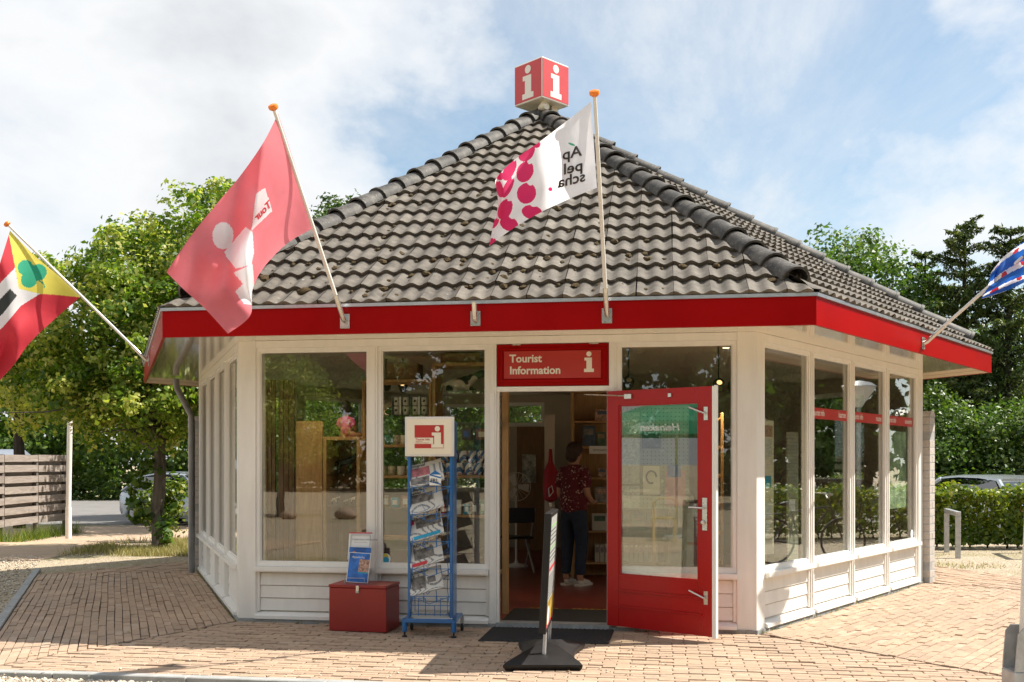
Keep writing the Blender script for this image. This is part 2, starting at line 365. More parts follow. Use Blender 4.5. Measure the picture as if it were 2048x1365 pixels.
def pathmat():
    m, nt, b = principled('path_clinker'); tc = nt.nodes.new('ShaderNodeTexCoord')
    bt = nt.nodes.new('ShaderNodeTexBrick'); bt.inputs['Scale'].default_value = 5; bt.inputs['Mortar Size'].default_value = .012; bt.inputs['Brick Width'].default_value = 1.05; bt.inputs['Row Height'].default_value = .5
    bt.inputs['Color1'].default_value = (.42, .30, .21, 1); bt.inputs['Color2'].default_value = (.50, .36, .25, 1); bt.inputs['Mortar'].default_value = (.17, .13, .09, 1)
    nt.links.new(tc.outputs['Object'], bt.inputs['Vector'])
    n = nnoise(nt, .6, 5, .6); c = nmix(nt, nmath(nt, 'MULTIPLY', nramp(nt, n, [(.5, (0, 0, 0)), (.7, (1, 1, 1))]), .5), bt.outputs['Color'], (.42, .37, .20))
    nt.links.new(c, b.inputs['Base Color']); b.inputs['Roughness'].default_value = .9; return m
M['gravel'] = gravel_mat(); M['asphalt'] = asphalt_mat(); M['path'] = pathmat()
far = [-400, -150, -60] ; 
sheet('ground', [-400, -150, -80, -40, -20, -10, 0, 10, 20, 40, 80, 150, 400], [-400, -120, -40, -10, 0, 10, 18]+lin(18.6, 22.6, 10)+[30, 60, 150, 400], -.03, M['gravel'])
sheet('path', [-34, -24, -14, -9, -7.3], [15.6, 17, 18]+lin(18.6, 22.6, 10)+[27.6], -.022, M['path'])
sheet('road', [-120, -60, -20, 0, 20, 60, 120], [28.4, 34, 46], -.018, M['asphalt'])
sheet('parking_lot', [4, 12, 40], [20.2]+lin(20.4, 22.6, 6)+[27.5], -.022, M['asphalt'])
sheet('terrace', [-14, -10, -6.4], [.5, 3, 7.5], -.022, M['path'])
# ------------------------------------------------------------------ kiosk plan: hexagon
TH = -.148; SIDE = 4.7606; PA = Vector((-2.574, 9.528)); EK = 1.1691
def ang(i): return TH+i*math.pi/3
CORN = [PA]
for i in range(5): CORN.append(CORN[-1]+SIDE*Vector((math.cos(ang(i)), math.sin(ang(i)))))
CEN = PA+SIDE*Vector((math.cos(ang(1)), math.sin(ang(1))))
def corner(i, k=1.0): return CEN+(CORN[i % 6]-CEN)*k
FR = [frame(CORN[i], ang(i)) for i in range(6)]
def nout(i): return Vector((math.sin(ang(i)), -math.cos(ang(i))))
ZB, ZT, ZA, ZS, ZW = 2.592, 2.838, 6.02, 2.635, 2.566
kiosk = empty('tourist_kiosk', (CEN.x, CEN.y, 0), 0, 'white hexagonal glazed kiosk with grey tiled roof and red fascia', 'building')
SILL = .48
def kb(mb, name, mat, parent=None, smooth=False): return mb.build(name, mat, parent or kiosk, world=True, smooth=smooth)
def shrink(i, d):
    """hexagon corner moved inward so that walls move inward by d"""
    return corner(i, 1-d/(SIDE*.8660254))
# floor, ceiling, plinth
mb = MB(); mb.prism([tuple(shrink(i, .12)) for i in range(6)], -.08, .03); kb(mb, 'floor', M['floor'])
mb = MB(); mb.prism([tuple(shrink(i, .13)) for i in range(6)], 2.64, 2.70); kb(mb, 'ceiling', M['ceil'])
for i in range(6):
    a, b = corner(i, 1.003), corner(i+1, 1.003); c_, d_ = shrink(i+1, .12), shrink(i, .12)
    mb = MB(); mb.prism([tuple(a), tuple(b), tuple(c_), tuple(d_)], -.12, .028); kb(mb, 'plinth', M['concrete'])
# corner posts
for i in range(6):
    p = CORN[i]; d1 = Vector((math.cos(ang(i)), math.sin(ang(i)))); d0 = Vector((math.cos(ang(i-1)), math.sin(ang(i-1))))
    w = .165; inn = (CEN-p).normalized()*.16
    mb = MB(); mb.prism([tuple(p), tuple(p+d1*w), tuple(p+d1*w*.9+inn*.85), tuple(p+inn*1.25), tuple(p-d0*w*.9+inn*.85), tuple(p-d0*w)], .03, ZS-.001)
    kb(mb, 'corner_post', M['white'])
def window(i, s0, s1, z0, z1, fw=.032):
    mb = MB(FR[i]); y0, y1 = .018, .092
    mb.box(s0, s0+fw, y0, y1, z0, z1); mb.box(s1-fw, s1, y0, y1, z0, z1)
    mb.box(s0+fw, s1-fw, y0, y1, z0, z0+fw*1.2); mb.box(s0+fw, s1-fw, y0, y1, z1-fw, z1)
    b = .012        # glazing beads
    for x0, x1, za, zb in ((s0+fw, s0+fw+b, z0+fw*1.2, z1-fw), (s1-fw-b, s1-fw, z0+fw*1.2, z1-fw), (s0+fw+b, s1-fw-b, z0+fw*1.2, z0+fw*1.2+b), (s0+fw+b, s1-fw-b, z1-fw-b, z1-fw)):
        mb.box(x0, x1, .032, .05, za, zb)
    w = kb(mb, 'window', M['whitew'])
    mb = MB(FR[i]); mb.box(s0+fw+.002, s1-fw-.002, .052, .058, z0+fw*1.2+.002, z1-fw-.002)
    pane = kb(mb, 'pane', M['glass'], w)
    return w, pane
def lower(i, s0, s1, step=False):
    mb = MB(FR[i]); mb.box(s0, s1, -.045, .10, SILL, SILL+.038); mb.box(s0, s1, -.03, .10, SILL-.012, SILL-.0005); kb(mb, 'sill', M['whitew'])
    mb = MB(FR[i]); mb.box(s0+.001, s1-.001, .062, .10, .03, SILL-.013); mb.box(s0+.002, s0+.03, .02, .061, .095, SILL-.015); mb.box(s1-.03, s1-.002, .02, .061, .095, SILL-.015)
    bk = kb(mb, 'wall_panel', M['white'])
    z = .105; hgt = (SILL-.02-.105)/3
    for k in range(3):
        mb = MB(FR[i]); a, b = z+k*hgt, z+(k+1)*hgt-.008
        mb.add([(s0+.032, .030, a), (s1-.032, .030, a), (s1-.032, .040, b), (s0+.032, .040, b), (s0+.032, .060, a-.006), (s1-.032, .060, a-.006), (s1-.032, .060, b+.004), (s0+.032, .060, b+.004)],
               [(0,1,2,3), (7,6,5,4), (4,5,1,0), (3,2,6,7), (0,3,7,4), (1,5,6,2)])
        kb(mb, 'board', M['white'], bk)
    mb = MB(FR[i]); mb.add([(s0, -.028, .030), (s1, -.028, .030), (s1, -.028, .060), (s0, -.028, .060), (s0, .06, .030), (s1, .06, .030), (s1, .06, .094), (s0, .06, .094)],
               [(0,1,2,3), (7,6,5,4), (4,5,1,0), (3,2,6,7), (0,3,7,4), (1,5,6,2)])
    kb(mb, 'bottom_rail', M['whitew'])
MW = .034
bays = {0: [.168, 1.313, 2.424, 3.511, SIDE-.168], 1: [.168+k*(SIDE-.336)/4 for k in range(5)], 5: [.168+k*(SIDE-.336)/4 for k in range(5)]}
panes = {}
for i in (0, 1, 5):
    bs = bays[i]
    mb = MB(FR[i]); mb.box(bs[0], bs[-1], .004, .11, ZW, ZS-.002); kb(mb, 'top_rail', M['whitew'])
    for k in range(1, 4):
        mb = MB(FR[i]); x = bs[k]; mb.box(x-MW, x+MW, .006, .11, .031, ZW-.001); mb.box(x-.012, x+.012, -.004, .0055, .10, ZW-.02); kb(mb, 'mullion', M['whitew'])
    for k in range(4):
        a = bs[k]+(MW if k else 0)+.001; b = bs[k+1]-(MW if k < 3 else 0)-.001
        if i == 0 and k == 2: continue
        panes[(i, k)] = window(i, a, b, SILL+.039, ZW-.001); lower(i, a, b)
# door opening: transom sign, frame, threshold
DA, DB = bays[0][2]+MW+.001, bays[0][3]-MW-.001
mb = MB(FR[0]); mb.box(DA, DB, .006, .10, 2.135, 2.178); mb.box(DA, DA+.02, .03, .09, .03, 2.134); mb.box(DB-.02, DB, .03, .09, .03, 2.134); kb(mb, 'door_frame', M['whitew'])
mb = MB(FR[0]); mb.box(DA-.06, DA-.018, -.006, -.0045, .06, 2.12)
kb(mb, 'hinge_strip', M['whitew'])
mb = MB(FR[0]); mb.box(DA, DB, -.03, .13, -.01, .045); kb(mb, 'threshold', M['galv'])
TMP = bpy.data.scenes.new('scratch')
def tmp_dg():
    with bpy.context.temp_override(scene=TMP, view_layer=TMP.view_layers[0]):
        dg = bpy.context.evaluated_depsgraph_get(); dg.update(); return dg
def text2d(body, size=1.0, align='LEFT', bold=0.0, shear=0.0, space=1.0, ax=1.0):
    cu = bpy.data.curves.new('t', 'FONT'); cu.body = body; cu.size = size; cu.align_x = align; cu.offset = bold; cu.shear = shear; cu.space_character = space; cu.resolution_u = 3
    o = bpy.data.objects.new('t', cu); TMP.collection.objects.link(o); dg = tmp_dg()
    me = bpy.data.meshes.new_from_object(o.evaluated_get(dg)); vs = [(v.co.x*ax, v.co.y) for v in me.vertices]; fs = [tuple(p.vertices) for p in me.polygons]
    bpy.data.objects.remove(o); bpy.data.curves.remove(cu); bpy.data.meshes.remove(me); return vs, fs
def put_text(mb, t, x, z, y, thick=0):
    """flat text standing in the x z plane of the frame, facing -y"""
    mb.add([(x+p[0], y, z+p[1]) for p in t[0]], t[1])
def i_logo(mb, x, z, h, y, w=None):
    """slab serif i: dot and stem, in x z plane facing -y; h total height"""
    w = w or h*.44
    n = 20; r = h*.125
    mb.add([(x+w*.5+r*1.0*math.cos(2*math.pi*k/n), y, z+h-r+r*math.sin(2*math.pi*k/n)) for k in range(n)], [tuple(range(n))])
    P = [(0, 0), (1, 0), (1, .165), (.80, .165), (.80, .70), (.04, .70), (.04, .56), (.24, .56), (.24, .165), (0, .165)]
    mb.add([(x+p[0]*w, y, z+p[1]*h) for p in P], [(0, 1, 2, 3, 8, 9), (3, 4, 7, 8), (4, 5, 6, 7)])
TS0, TS1, TZ0, TZ1 = DA+.004, DB-.004, 2.184, ZW-.006
mb = MB(FR[0]); mb.box(TS0, TS1, .02, .07, TZ0, TZ1)
f = .05
for a, b, c, d in ((TS0+.03, TS1-.03, TZ1-.055, TZ1-.035), (TS0+.03, TS1-.03, TZ0+.035, TZ0+.055), (TS0+.03, TS0+.05, TZ0+.056, TZ1-.056), (TS1-.05, TS1-.03, TZ0+.056, TZ1-.056)): mb.box(a, b, .008, .0195, c, d)
sg = kb(mb, 'sign_panel', M['red']); tag(sg, 'red panel above the doorway lettered Tourist Information')
mb = MB(FR[0]); mb.box(TS0+.065, TS1-.07, .012, .0195, TZ0+.068, TZ1-.062); kb(mb, 'sign_face', M['redsign'], sg)
mb = MB(FR[0]); put_text(mb, text2d('Tourist', .098, bold=.0028), TS0+.115, TZ0+.215, .009); kb(mb, 'lettering', M['signwhite'], sg)
mb = MB(FR[0]); put_text(mb, text2d('Information', .098, bold=.0028), TS0+.115, TZ0+.108, .009); kb(mb, 'lettering', M['signwhite'], sg)
mb = MB(FR[0]); i_logo(mb, TS0+.79, TZ0+.118, .185, .009, .088); kb(mb, 'letter_i', M['signwhite'], sg)
for x in (TS0+.14, TS1-.17):
    mb = MB(FR[0]); mb.box(x, x+.08, .001, .0055, TZ1-.008, TZ1+.006); kb(mb, 'hinge', M['steel'], sg)
# masonry back walls with window openings
def wall_with_holes(i, holes, y0=.004, y1=.13, z0=.03, z1=ZS-.002):
    xs = sorted({.166, SIDE-.166, *[h[0] for h in holes], *[h[1] for h in holes]}); mb = MB(FR[i])
    for a, b in zip(xs, xs[1:]):
        hs = [h for h in holes if h[0] <= a+1e-6 and h[1] >= b-1e-6]
        if not hs: mb.box(a, b, y0, y1, z0, z1); continue
        h = hs[0]
        if h[2] > z0+.01: mb.box(a, b, y0, y1, z0, h[2])
        if h[3] < z1-.01: mb.box(a, b, y0, y1, h[3], z1)
    kb(mb, 'wall', M['plaster'])
    for h in holes: window(i, h[0]+.002, h[1]-.002, h[2]+.002, h[3]-.002, .05)
wall_with_holes(2, [(.9, 2.2, 1.2, 2.45)])
wall_with_holes(3, [(2.81, 3.58, 2.10, 2.52), (3.70, 4.55, .98, 2.5)])
wall_with_holes(4, [(.3, 1.6, .98, 2.5), (1.75, 3.0, .98, 2.5), (3.15, 4.5, .98, 2.5)])
# soffit, fascia, gutter trim
for i in range(6):
    a, b = corner(i, EK-.003), corner(i+1, EK-.003); c_, d_ = corner(i+1, 1.0-.03), corner(i, 1.0-.03)
    mb = MB(); mb.prism([tuple(a), tuple(b), tuple(c_), tuple(d_)], ZS, ZS+.02); kb(mb, 'soffit', M['soffit'])
    a, b = corner(i, EK), corner(i+1, EK); c_, d_ = corner(i+1, EK-.006), corner(i, EK-.006)
    mb = MB(); mb.prism([tuple(a), tuple(b), tuple(c_), tuple(d_)], ZB, ZT-.016); kb(mb, 'fascia', M['red'])
    a, b = corner(i, EK-.0065), corner(i+1, EK-.0065); c_, d_ = corner(i+1, EK-.009), corner(i, EK-.009)
    mb = MB(); mb.prism([tuple(a), tuple(b), tuple(c_), tuple(d_)], ZB+.003, ZS-.001); kb(mb, 'fascia_lining', M['soffit'])
    a, b = corner(i, EK+.004), corner(i+1, EK+.004); c_, d_ = corner(i+1, EK-.012), corner(i, EK-.012)
    mb = MB(); mb.prism([tuple(a), tuple(b), tuple(c_), tuple(d_)], ZT-.0155, ZT+.012); kb(mb, 'gutter_trim', M['zinc'])
# ------------------------------------------------------------------ roof
mb = MB(); ev = [corner(i, EK-.013) for i in range(6)]
mb.add([(p.x, p.y, ZT-.03) for p in ev]+[(CEN.x, CEN.y, ZA-.045)], [tuple(range(5, -1, -1))]+[(i, (i+1) % 6, 6) for i in range(6)])
roof = kb(mb, 'roof', M['deck'])
APO = SIDE*EK*.8660254; HALF = SIDE*EK/2; SLEN = math.hypot(APO, ZA-ZT); PITCH = math.atan2(ZA-ZT, APO)
TW, GA, NS = .301, SLEN/18.3, 12
def tile_geo(w=TW-.004, ln=GA+.05):
    """two-roll tile: x across, y up slope from 0 to ln, z up; wavy top and thick nose"""
    top0 = []; top1 = []; nose = []
    for k in range(NS+1):
        u = k/NS; z = .029*(.5-.5*math.cos(4*math.pi*u+math.pi*.9))**.9
        x = -w/2+w*u; top0.append((x, 0, z+.052)); top1.append((x, ln, z+.010)); nose.append((x, .010, z+.014))
    n = NS+1; vs = top0+top1+nose; fs = []
    for k in range(NS): fs.append((k, k+1, n+k+1, n+k)); fs.append((2*n+k, 2*n+k+1, k+1, k))
    return vs, fs
TV, TF = tile_geo()
tile_me = bpy.data.meshes.new('roof_tile'); tile_me.from_pydata(TV, [], TF); tile_me.materials.append(M['tile'])
tile_me.polygons.foreach_set('use_smooth', [True]*len(TF)); tile_me.set_sharp_from_angle(angle=math.radians(50)); tile_me.update()
def roof_frame(i):
    mid = (corner(i, EK)+corner(i+1, EK))/2
    F = Matrix.Translation((mid.x, mid.y, ZT-.028)) @ Matrix.Rotation(ang(i), 4, 'Z') @ Matrix.Rotation(PITCH, 4, 'X'); return F
tiles = []      # (projected area, face, matrix, cut geometry)
def bis_tile(Mloc, slopes):
    bm = bmesh.new(); vs = [bm.verts.new(Mloc @ Vector(v)) for v in TV]
    for f in TF: bm.faces.new([vs[k] for k in f])
    for sgn in (-1, 1):
        # hip plane: sgn*x <= HALF*(1-y/SLEN)
        nrm = Vector((sgn*SLEN, HALF, 0)).normalized(); co = Vector((sgn*HALF, 0, 0))-nrm*.02
        bmesh.ops.bisect_plane(bm, geom=bm.verts[:]+bm.edges[:]+bm.faces[:], plane_co=co, plane_no=nrm, clear_outer=True)
    bm.verts.index_update(); out = ([v.co.copy() for v in bm.verts], [[v.index for v in f.verts] for f in bm.faces]); bm.free(); return out
for i in range(6):
    F = roof_frame(i); rows = 18
    for r in range(rows):
        y = .012+r*GA; half = HALF*(1-y/SLEN); n = int(HALF*2/TW)+2; x0 = -TW*n/2+.07*(i % 2)
        for k in range(n+1):
            x = x0+k*TW
            if abs(x)-TW/2 > half: continue
            halfT = HALF*(1-(y+GA+.05)/SLEN)
            Ml = Matrix.Translation((x+random.gauss(0, .002), y+random.gauss(0, .004), 0)) @ Matrix.Rotation(random.gauss(0, .006), 4, 'Z') @ Matrix.Rotation(random.gauss(0, .006), 4, 'X')
            whole = abs(x)+TW/2 < halfT
            geo = None
            if not whole:
                geo = bis_tile(Ml, None)
                if not geo[1]: continue
            c = (F @ Ml) @ Vector((0, GA/2, .03)); nrm = F.to_3x3() @ Vector((0, 0, 1)); view = (Vector((0, 0, EYE))-c)
            area = max(0, nrm.dot(view.normalized()))/view.length_squared if i in (0, 1) else 0
            tiles.append((area, i, Ml, geo))
tiles.sort(key=lambda t: -t[0])
stuff_v = []; stuff_f = []; stuff_r = []
cnt = 0
for area, i, Ml, geo in tiles:
    F = roof_frame(i)
    if area > 0 and cnt < 300:
        cnt += 1
        if geo is None: o = link('roof_tile', tile_me, roof, M=F @ Ml)
        else:
            me = bpy.data.meshes.new('roof_tile'); me.from_pydata([tuple(v) for v in geo[0]], [], geo[1]); me.materials.append(M['tile'])
            me.polygons.foreach_set('use_smooth', [True]*len(me.polygons)); me.set_sharp_from_angle(angle=math.radians(50)); me.update(); o = link('roof_tile', me, roof, M=F)
        o.matrix_parent_inverse = W(roof).inverted()
    else:
        vv, ff = (TV, TF) if geo is None else geo; MM = F @ Ml if geo is None else F
        b = len(stuff_v); stuff_v += [tuple(MM @ Vector(v)) for v in vv]; stuff_f += [tuple(b+q for q in f) for f in ff]; stuff_r += [random.random()]*len(ff)
def stuff_mesh(name, vs, fs, rs, mat, smooth=True):
    me = bpy.data.meshes.new(name); me.from_pydata(vs, [], fs); me.materials.append(mat)
    a = me.attributes.new('rnd', 'FLOAT', 'FACE'); a.data.foreach_set('value', rs)
    if smooth: me.polygons.foreach_set('use_smooth', [True]*len(fs)); me.set_sharp_from_angle(angle=math.radians(50))
    me.update(); return me
tag(link('tile_field', stuff_mesh('tile_field', stuff_v, stuff_f, stuff_r, M['tile']), roof, world=True), kind='stuff')
# hip tiles
def hip_geo(ln=.40):
    vs = []; fs = []; n = 11
    for y, r, dz in ((0, .138, .022), (.035, .138, .020), (.036, .127, .020), (ln, .112, 0), (0.002, .116, .020)):
        for k in range(n):
            q = math.pi*(-.02+1.04*k/(n-1)); vs.append((r*math.cos(q), y, r*math.sin(q)*.86+dz-.055))
    for a, b in ((0, 1), (1, 2), (2, 3), (4, 0)):
        for k in range(n-1): fs.append((a*n+k, a*n+k+1, b*n+k+1, b*n+k))
    return vs, fs
HV, HF = hip_geo(); hip_me = bpy.data.meshes.new('hip_tile'); hip_me.from_pydata(HV, [], HF); hip_me.materials.append(M['hip'])
bm = bmesh.new(); bm.from_mesh(hip_me); bmesh.ops.recalc_face_normals(bm, faces=bm.faces[:]); bm.to_mesh(hip_me); bm.free()
hip_me.polygons.foreach_set('use_smooth', [True]*len(HF)); hip_me.set_sharp_from_angle(angle=math.radians(45)); hip_me.update()
HLEN = math.hypot(SIDE*EK, ZA-ZT)
for i in range(6):
    e = corner(i, EK-.012); st = Vector((e.x, e.y, ZT+.012)); ap = Vector((CEN.x, CEN.y, ZA+.01)); yv = (ap-st).normalized()
    xv = yv.cross(Vector((0, 0, 1))).normalized(); zv = xv.cross(yv)
    R = Matrix((xv, yv, zv)).transposed().to_4x4(); n = 18; step = (HLEN-.32)/n
    for k in range(n):
        p = st+yv*(.25+k*step)
        o = link('hip_tile', hip_me, roof, M=Matrix.Translation(p+zv*(.055+random.gauss(0, .003))) @ R @ Matrix.Rotation(random.gauss(0, .02), 4, 'Y') @ Matrix.Rotation(random.gauss(0, .012), 4, 'X'))
        o.matrix_parent_inverse = W(roof).inverted()
mb = MB(); mb.lathe([(.24, -.16), (.17, -.04), (.06, .06)], (CEN.x, CEN.y, ZA+.04), 12); kb(mb, 'roof_cap', M['hip'], roof, True)
# moss cushions
def moss_lump(sz):
    mb = MB(); vs = []; n = 9
    mb.ball((0, 0, 0), 1, 9, 6)
    mb.v = [tuple(Vector(v)*(sz*(.75+.5*random.random())) * 1.0) for v in mb.v]; mb.v = [(v[0], v[1], v[2]*.62) for v in mb.v]; return mb
mg = [moss_lump(1.0).mesh('moss', M['moss'], True) for _ in range(4)]
for k in range(190):
    i = 0 if k < 150 else 1; F = roof_frame(i)
    y = GA*int(1+abs(random.gauss(0, 4.2)))-random.choice((.02, .02, .05, .16)); y = max(.08, y)
    if y > SLEN*.8: continue
    half = HALF*(1-y/SLEN)-.2; x = random.uniform(-half, half) if i == 0 else random.uniform(-half, half*.3)
    x = round(x/TW*2)*TW/2+.075+random.gauss(0, .02); s = random.choice((.012, .014, .018, .022, .03)) if k > 14 else random.uniform(.03, .05)
    o = link('moss', random.choice(mg), roof, M=F @ Matrix.Translation((x, y, .040)) @ Matrix.Rotation(random.random()*6, 4, 'Z') @ Matrix.Diagonal((s, s*random.uniform(.8, 1.6), s, 1)))
    o.matrix_parent_inverse = W(roof).inverted()
# ------------------------------------------------------------------ pavement around the kiosk
pave = None
def line_off(i, off):
    n = nout(i); p = CORN[i % 6]+n*off; return p, Vector((math.cos(ang(i)), math.sin(ang(i))))
def isect(p, d, q, e):
    den = d.x*e.y-d.y*e.x; w = q-p; t = (w.x*e.y-w.y*e.x)/den; return p+d*t
OFFS = [2.38, 3.3, 1.6, 1.6, 1.3, 2.03]
def outer_corner(i): return isect(*line_off(i-1, OFFS[(i-1) % 6]), *line_off(i, OFFS[i % 6]))
def clip(poly, p, n):
    out = []
    for k in range(len(poly)):
        a, b = poly[k], poly[(k+1) % len(poly)]; da, db = (a-p).dot(n), (b-p).dot(n)
        if da <= 0: out.append(a)
        if da*db < 0: out.append(a+(b-a)*(da/(da-db)))
    return out
mb = MB()
for i in range(6):
    mb.add([(*corner(i, .99), -.014), (*outer_corner(i), -.014), (*outer_corner(i+1), -.014), (*corner(i+1, .99), -.014)], [(0, 1, 2, 3)])
pave = tag(mb.build('pavement', M['joint'], recalc=False), kind='structure')
for p in pave.data.polygons: pass
BL, BW_, GP = .208, .070, .006
def brick_geo(poly, z0=-.05, z1=0.0, bev=.004):
    c = sum(poly, Vector((0, 0)))/len(poly); n = len(poly); inner = [p+(c-p).normalized()*min(bev*1.4, (c-p).length*.5) for p in poly]
    vs = [(p.x, p.y, z0) for p in poly]+[(p.x, p.y, z1-bev*.7) for p in poly]+[(p.x, p.y, z1) for p in inner]
    fs = [(k, (k+1) % n, n+(k+1) % n, n+k) for k in range(n)]+[(n+k, n+(k+1) % n, 2*n+(k+1) % n, 2*n+k) for k in range(n)]+[tuple(range(2*n, 3*n))]
    return vs, fs
whole = []; cut = []
for i in (0, 1, 2, 4, 5):
    o0, d = line_off(i, 0); n = nout(i); w0 = CORN[i]; w1 = CORN[(i+1) % 6]; e0 = outer_corner(i); e1 = outer_corner(i+1)
    # clip lines: the two mitres (each with a cut strip), the wall and the outer edge
    m0 = (e0-w0).normalized(); n0 = Vector((m0.y, -m0.x)); n0 = n0 if n0.dot(d) < 0 else -n0
    m1 = (e1-w1).normalized(); n1 = Vector((m1.y, -m1.x)); n1 = n1 if n1.dot(d) > 0 else -n1
    rows = int(OFFS[i]/BW_)+1; smin = min((e0-w0).dot(d), 0)-.3; smax = max((e1-w0).dot(d), SIDE)+.3; ph = 0
    for r in range(rows):
        t = .035+(r+.5)*BW_; wob = random.random(); s = smin-((r % 2)*.5+.08*random.random())*BL
        while s < smax:
            cx = s+BL/2; ctr = w0+d*cx+n*(t+.004*math.sin(cx*2.1+r*.7+wob)); a = ang(i)+random.gauss(0, .012)
            ca, sa = math.cos(a), math.sin(a); ll = (BL-GP-abs(random.gauss(0, .002)))/2; ww = (BW_-GP)/2
            rect = [ctr+Vector((x*ca-y*sa, x*sa+y*ca)) for x, y in ((-ll, -ww), (ll, -ww), (ll, ww), (-ll, ww))]
            s += BL
            poly = rect; touched = False
            for p, nn in ((w0-n0*.022, n0), (w1-n1*.022, n1), (w0+n*OFFS[i], n)):
                if not poly: break
                if max((q-p).dot(nn) for q in poly) > 0: touched = True; poly = clip(poly, p, nn)
            if len(poly) < 3: continue
            ar = abs(sum(poly[k].x*poly[(k+1) % len(poly)].y-poly[(k+1) % len(poly)].x*poly[k].y for k in range(len(poly)))/2)
            if ar < .0012: continue
            z = random.gauss(0, .003)+.004*math.sin(ctr.x*1.7)*math.sin(ctr.y*2.1)
            if touched: cut.append((poly, z))
            else: whole.append((ctr, a, z, rect))
def seen(c):
    if c.y < 5: return -1
    x, y = pix((c.x, c.y, 0))
    return 1/c.y**3 if -10 < x < 2058 and y < 1372 else -1
whole.sort(key=lambda b: -seen(b[0]))
bmv, bmf = brick_geo([Vector(p) for p in ((-(BL-GP)/2, -(BW_-GP)/2), ((BL-GP)/2, -(BW_-GP)/2), ((BL-GP)/2, (BW_-GP)/2), (-(BL-GP)/2, (BW_-GP)/2))])
brick_me = bpy.data.meshes.new('brick'); brick_me.from_pydata(bmv, [], bmf); brick_me.materials.append(M['pave']); brick_me.update()
sv = []; sf = []; sr = []
for k, (c, a, z, rect) in enumerate(whole):
    if k < 300: link('brick', brick_me, pave, M=Matrix.Translation((c.x, c.y, z)) @ Matrix.Rotation(a, 4, 'Z') @ Matrix.Rotation(random.gauss(0, .012), 4, 'X') @ Matrix.Rotation(random.gauss(0, .006), 4, 'Y'))
    else:
        v, f = brick_geo(rect, -.05, z); b = len(sv); sv += v; sf += [tuple(b+q for q in g) for g in f]; sr += [random.random()]*len(f)
for poly, z in cut:
    v, f = brick_geo(poly, -.05, z); b = len(sv); sv += v; sf += [tuple(b+q for q in g) for g in f]; sr += [random.random()]*len(f)
tag(link('brick_field', stuff_mesh('brick_field', sv, sf, sr, M['pave'], False), pave), kind='stuff')
# concrete edging: front and left
def edging(i, s0, s1, ln=1.0, w=.085, lo=0):
    root = None
    p, d = line_off(i, OFFS[i]+.012); n = nout(i); s = s0
    k = tag(empty('kerb'), kind='structure'); 
    while s < s1:
        e = min(s+ln, s1); mb = MB(frame(p, ang(i))); mb.bbox(s, e-.006, -w, 0, -.12, .012+random.gauss(0, .002), .006); mb.build('kerb_stone', M['concrete'], k); s = e
edging(0, -1.3, 8, 1.0); edging(5, -1, SIDE+1.6, 1.0)
# ------------------------------------------------------------------ kiosk door, piers, downpipe
hp = FR[0] @ Vector((DB-.004, -.012, 0)); fe = Vector((1.667, 8.375, 0)); DW = (Vector((fe.x, fe.y))-Vector((hp.x, hp.y))).length
DF = frame((hp.x, hp.y, 0), math.atan2(fe.y-hp.y, fe.x-hp.x))
mb = MB(DF); z0, z1, st = .05, 2.125, .118; gx0, gx1, gz0, gz1 = st, DW-.125, .50, 2.0
mb.box(0, gx0, -.022, .022, z0, z1); mb.box(gx1, DW, -.022, .022, z0, z1); mb.box(gx0, gx1, -.022, .022, gz1, z1); mb.box(gx0, gx1, -.018, .018, z0, gz0)
door = kb(mb, 'door', M['reddoor']); tag(door, 'red outward opened entrance door with a tall glass pane')
mb = MB(DF)
for a, b, c, d in ((gx0, gx0+.014, gz0, gz1), (gx1-.014, gx1, gz0, gz1), (gx0+.014, gx1-.014, gz0, gz0+.016), (gx0+.014, gx1-.014, gz1-.014, gz1)): mb.box(a, b, -.014, .014, c, d)
kb(mb, 'glazing_bead', M['reddoor'], door)
mb = MB(DF); mb.box(gx0+.002, gx1-.002, -.003, .003, gz0+.003, gz1-.003); kb(mb, 'pane', M['door_glass'], door)
for z in (.36, .22):
    mb = MB(DF); mb.plate([(gx0-.03, z), (gx1+.03, z), (gx1+.03, z+.012), (gx0-.03, z+.02)], -.031, -.0225 if False else -.0185); kb(mb, 'moulding', M['reddoor'], door)
mb = MB(DF); mb.box(DW+.001, DW+.012, -.026, .020, z0-.01, z1); mb.box(DW+.0125, DW+.030, -.012, .026, z0-.01, z1+.008); kb(mb, 'weather_strip', M['whitew'], door)
def lever(z, ln, up):
    mb = MB(DF); x = DW-.055
    mb.box(x-.018, x+.018, -.030, -.0225, z-.055, z+.055); mb.tube([(x, -.028, z), (x, -.06, z)], .009); mb.tube([(x, -.058, z), (x-ln, -.062, z+up)], [.009, .007])
    kb(mb, 'door_handle', M['steel'], door, True)
lever(1.90, .14, .055); lever(.37, .14, .055)
mb = MB(DF); x = DW-.065
mb.box(x-.022, x+.022, -.030, -.0225, .93, 1.20); mb.tube([(x, -.028, 1.115), (x, -.065, 1.115)], .010); mb.tube([(x, -.063, 1.115), (x-.13, -.066, 1.118)], .009); mb.lathe([(.018, 0), (.02, .012), (.012, .02)], (0, 0, 0), 10) if False else mb.ball((x-.012, -.045, .995), .02, 10, 6)
kb(mb, 'door_handle', M['steel'], door, True)
mb = MB(); a = FR[0] @ Vector((DA+.80, -.02, 2.10)); b = DF @ Vector((.20, -.035, 2.075)); mb.tube([a, b], .006, 6); kb(mb, 'door_stay', M['steel'], door)
mb = MB(DF); mb.box(.19, .26, -.045, -.0225, 2.05, 2.09); kb(mb, 'stay_bracket', M['steel'], door)
mb = MB(DF); mb.box(.62, .65, -.04, -.0225, 2.05, 2.08); kb(mb, 'door_stop', M['steel'], door)
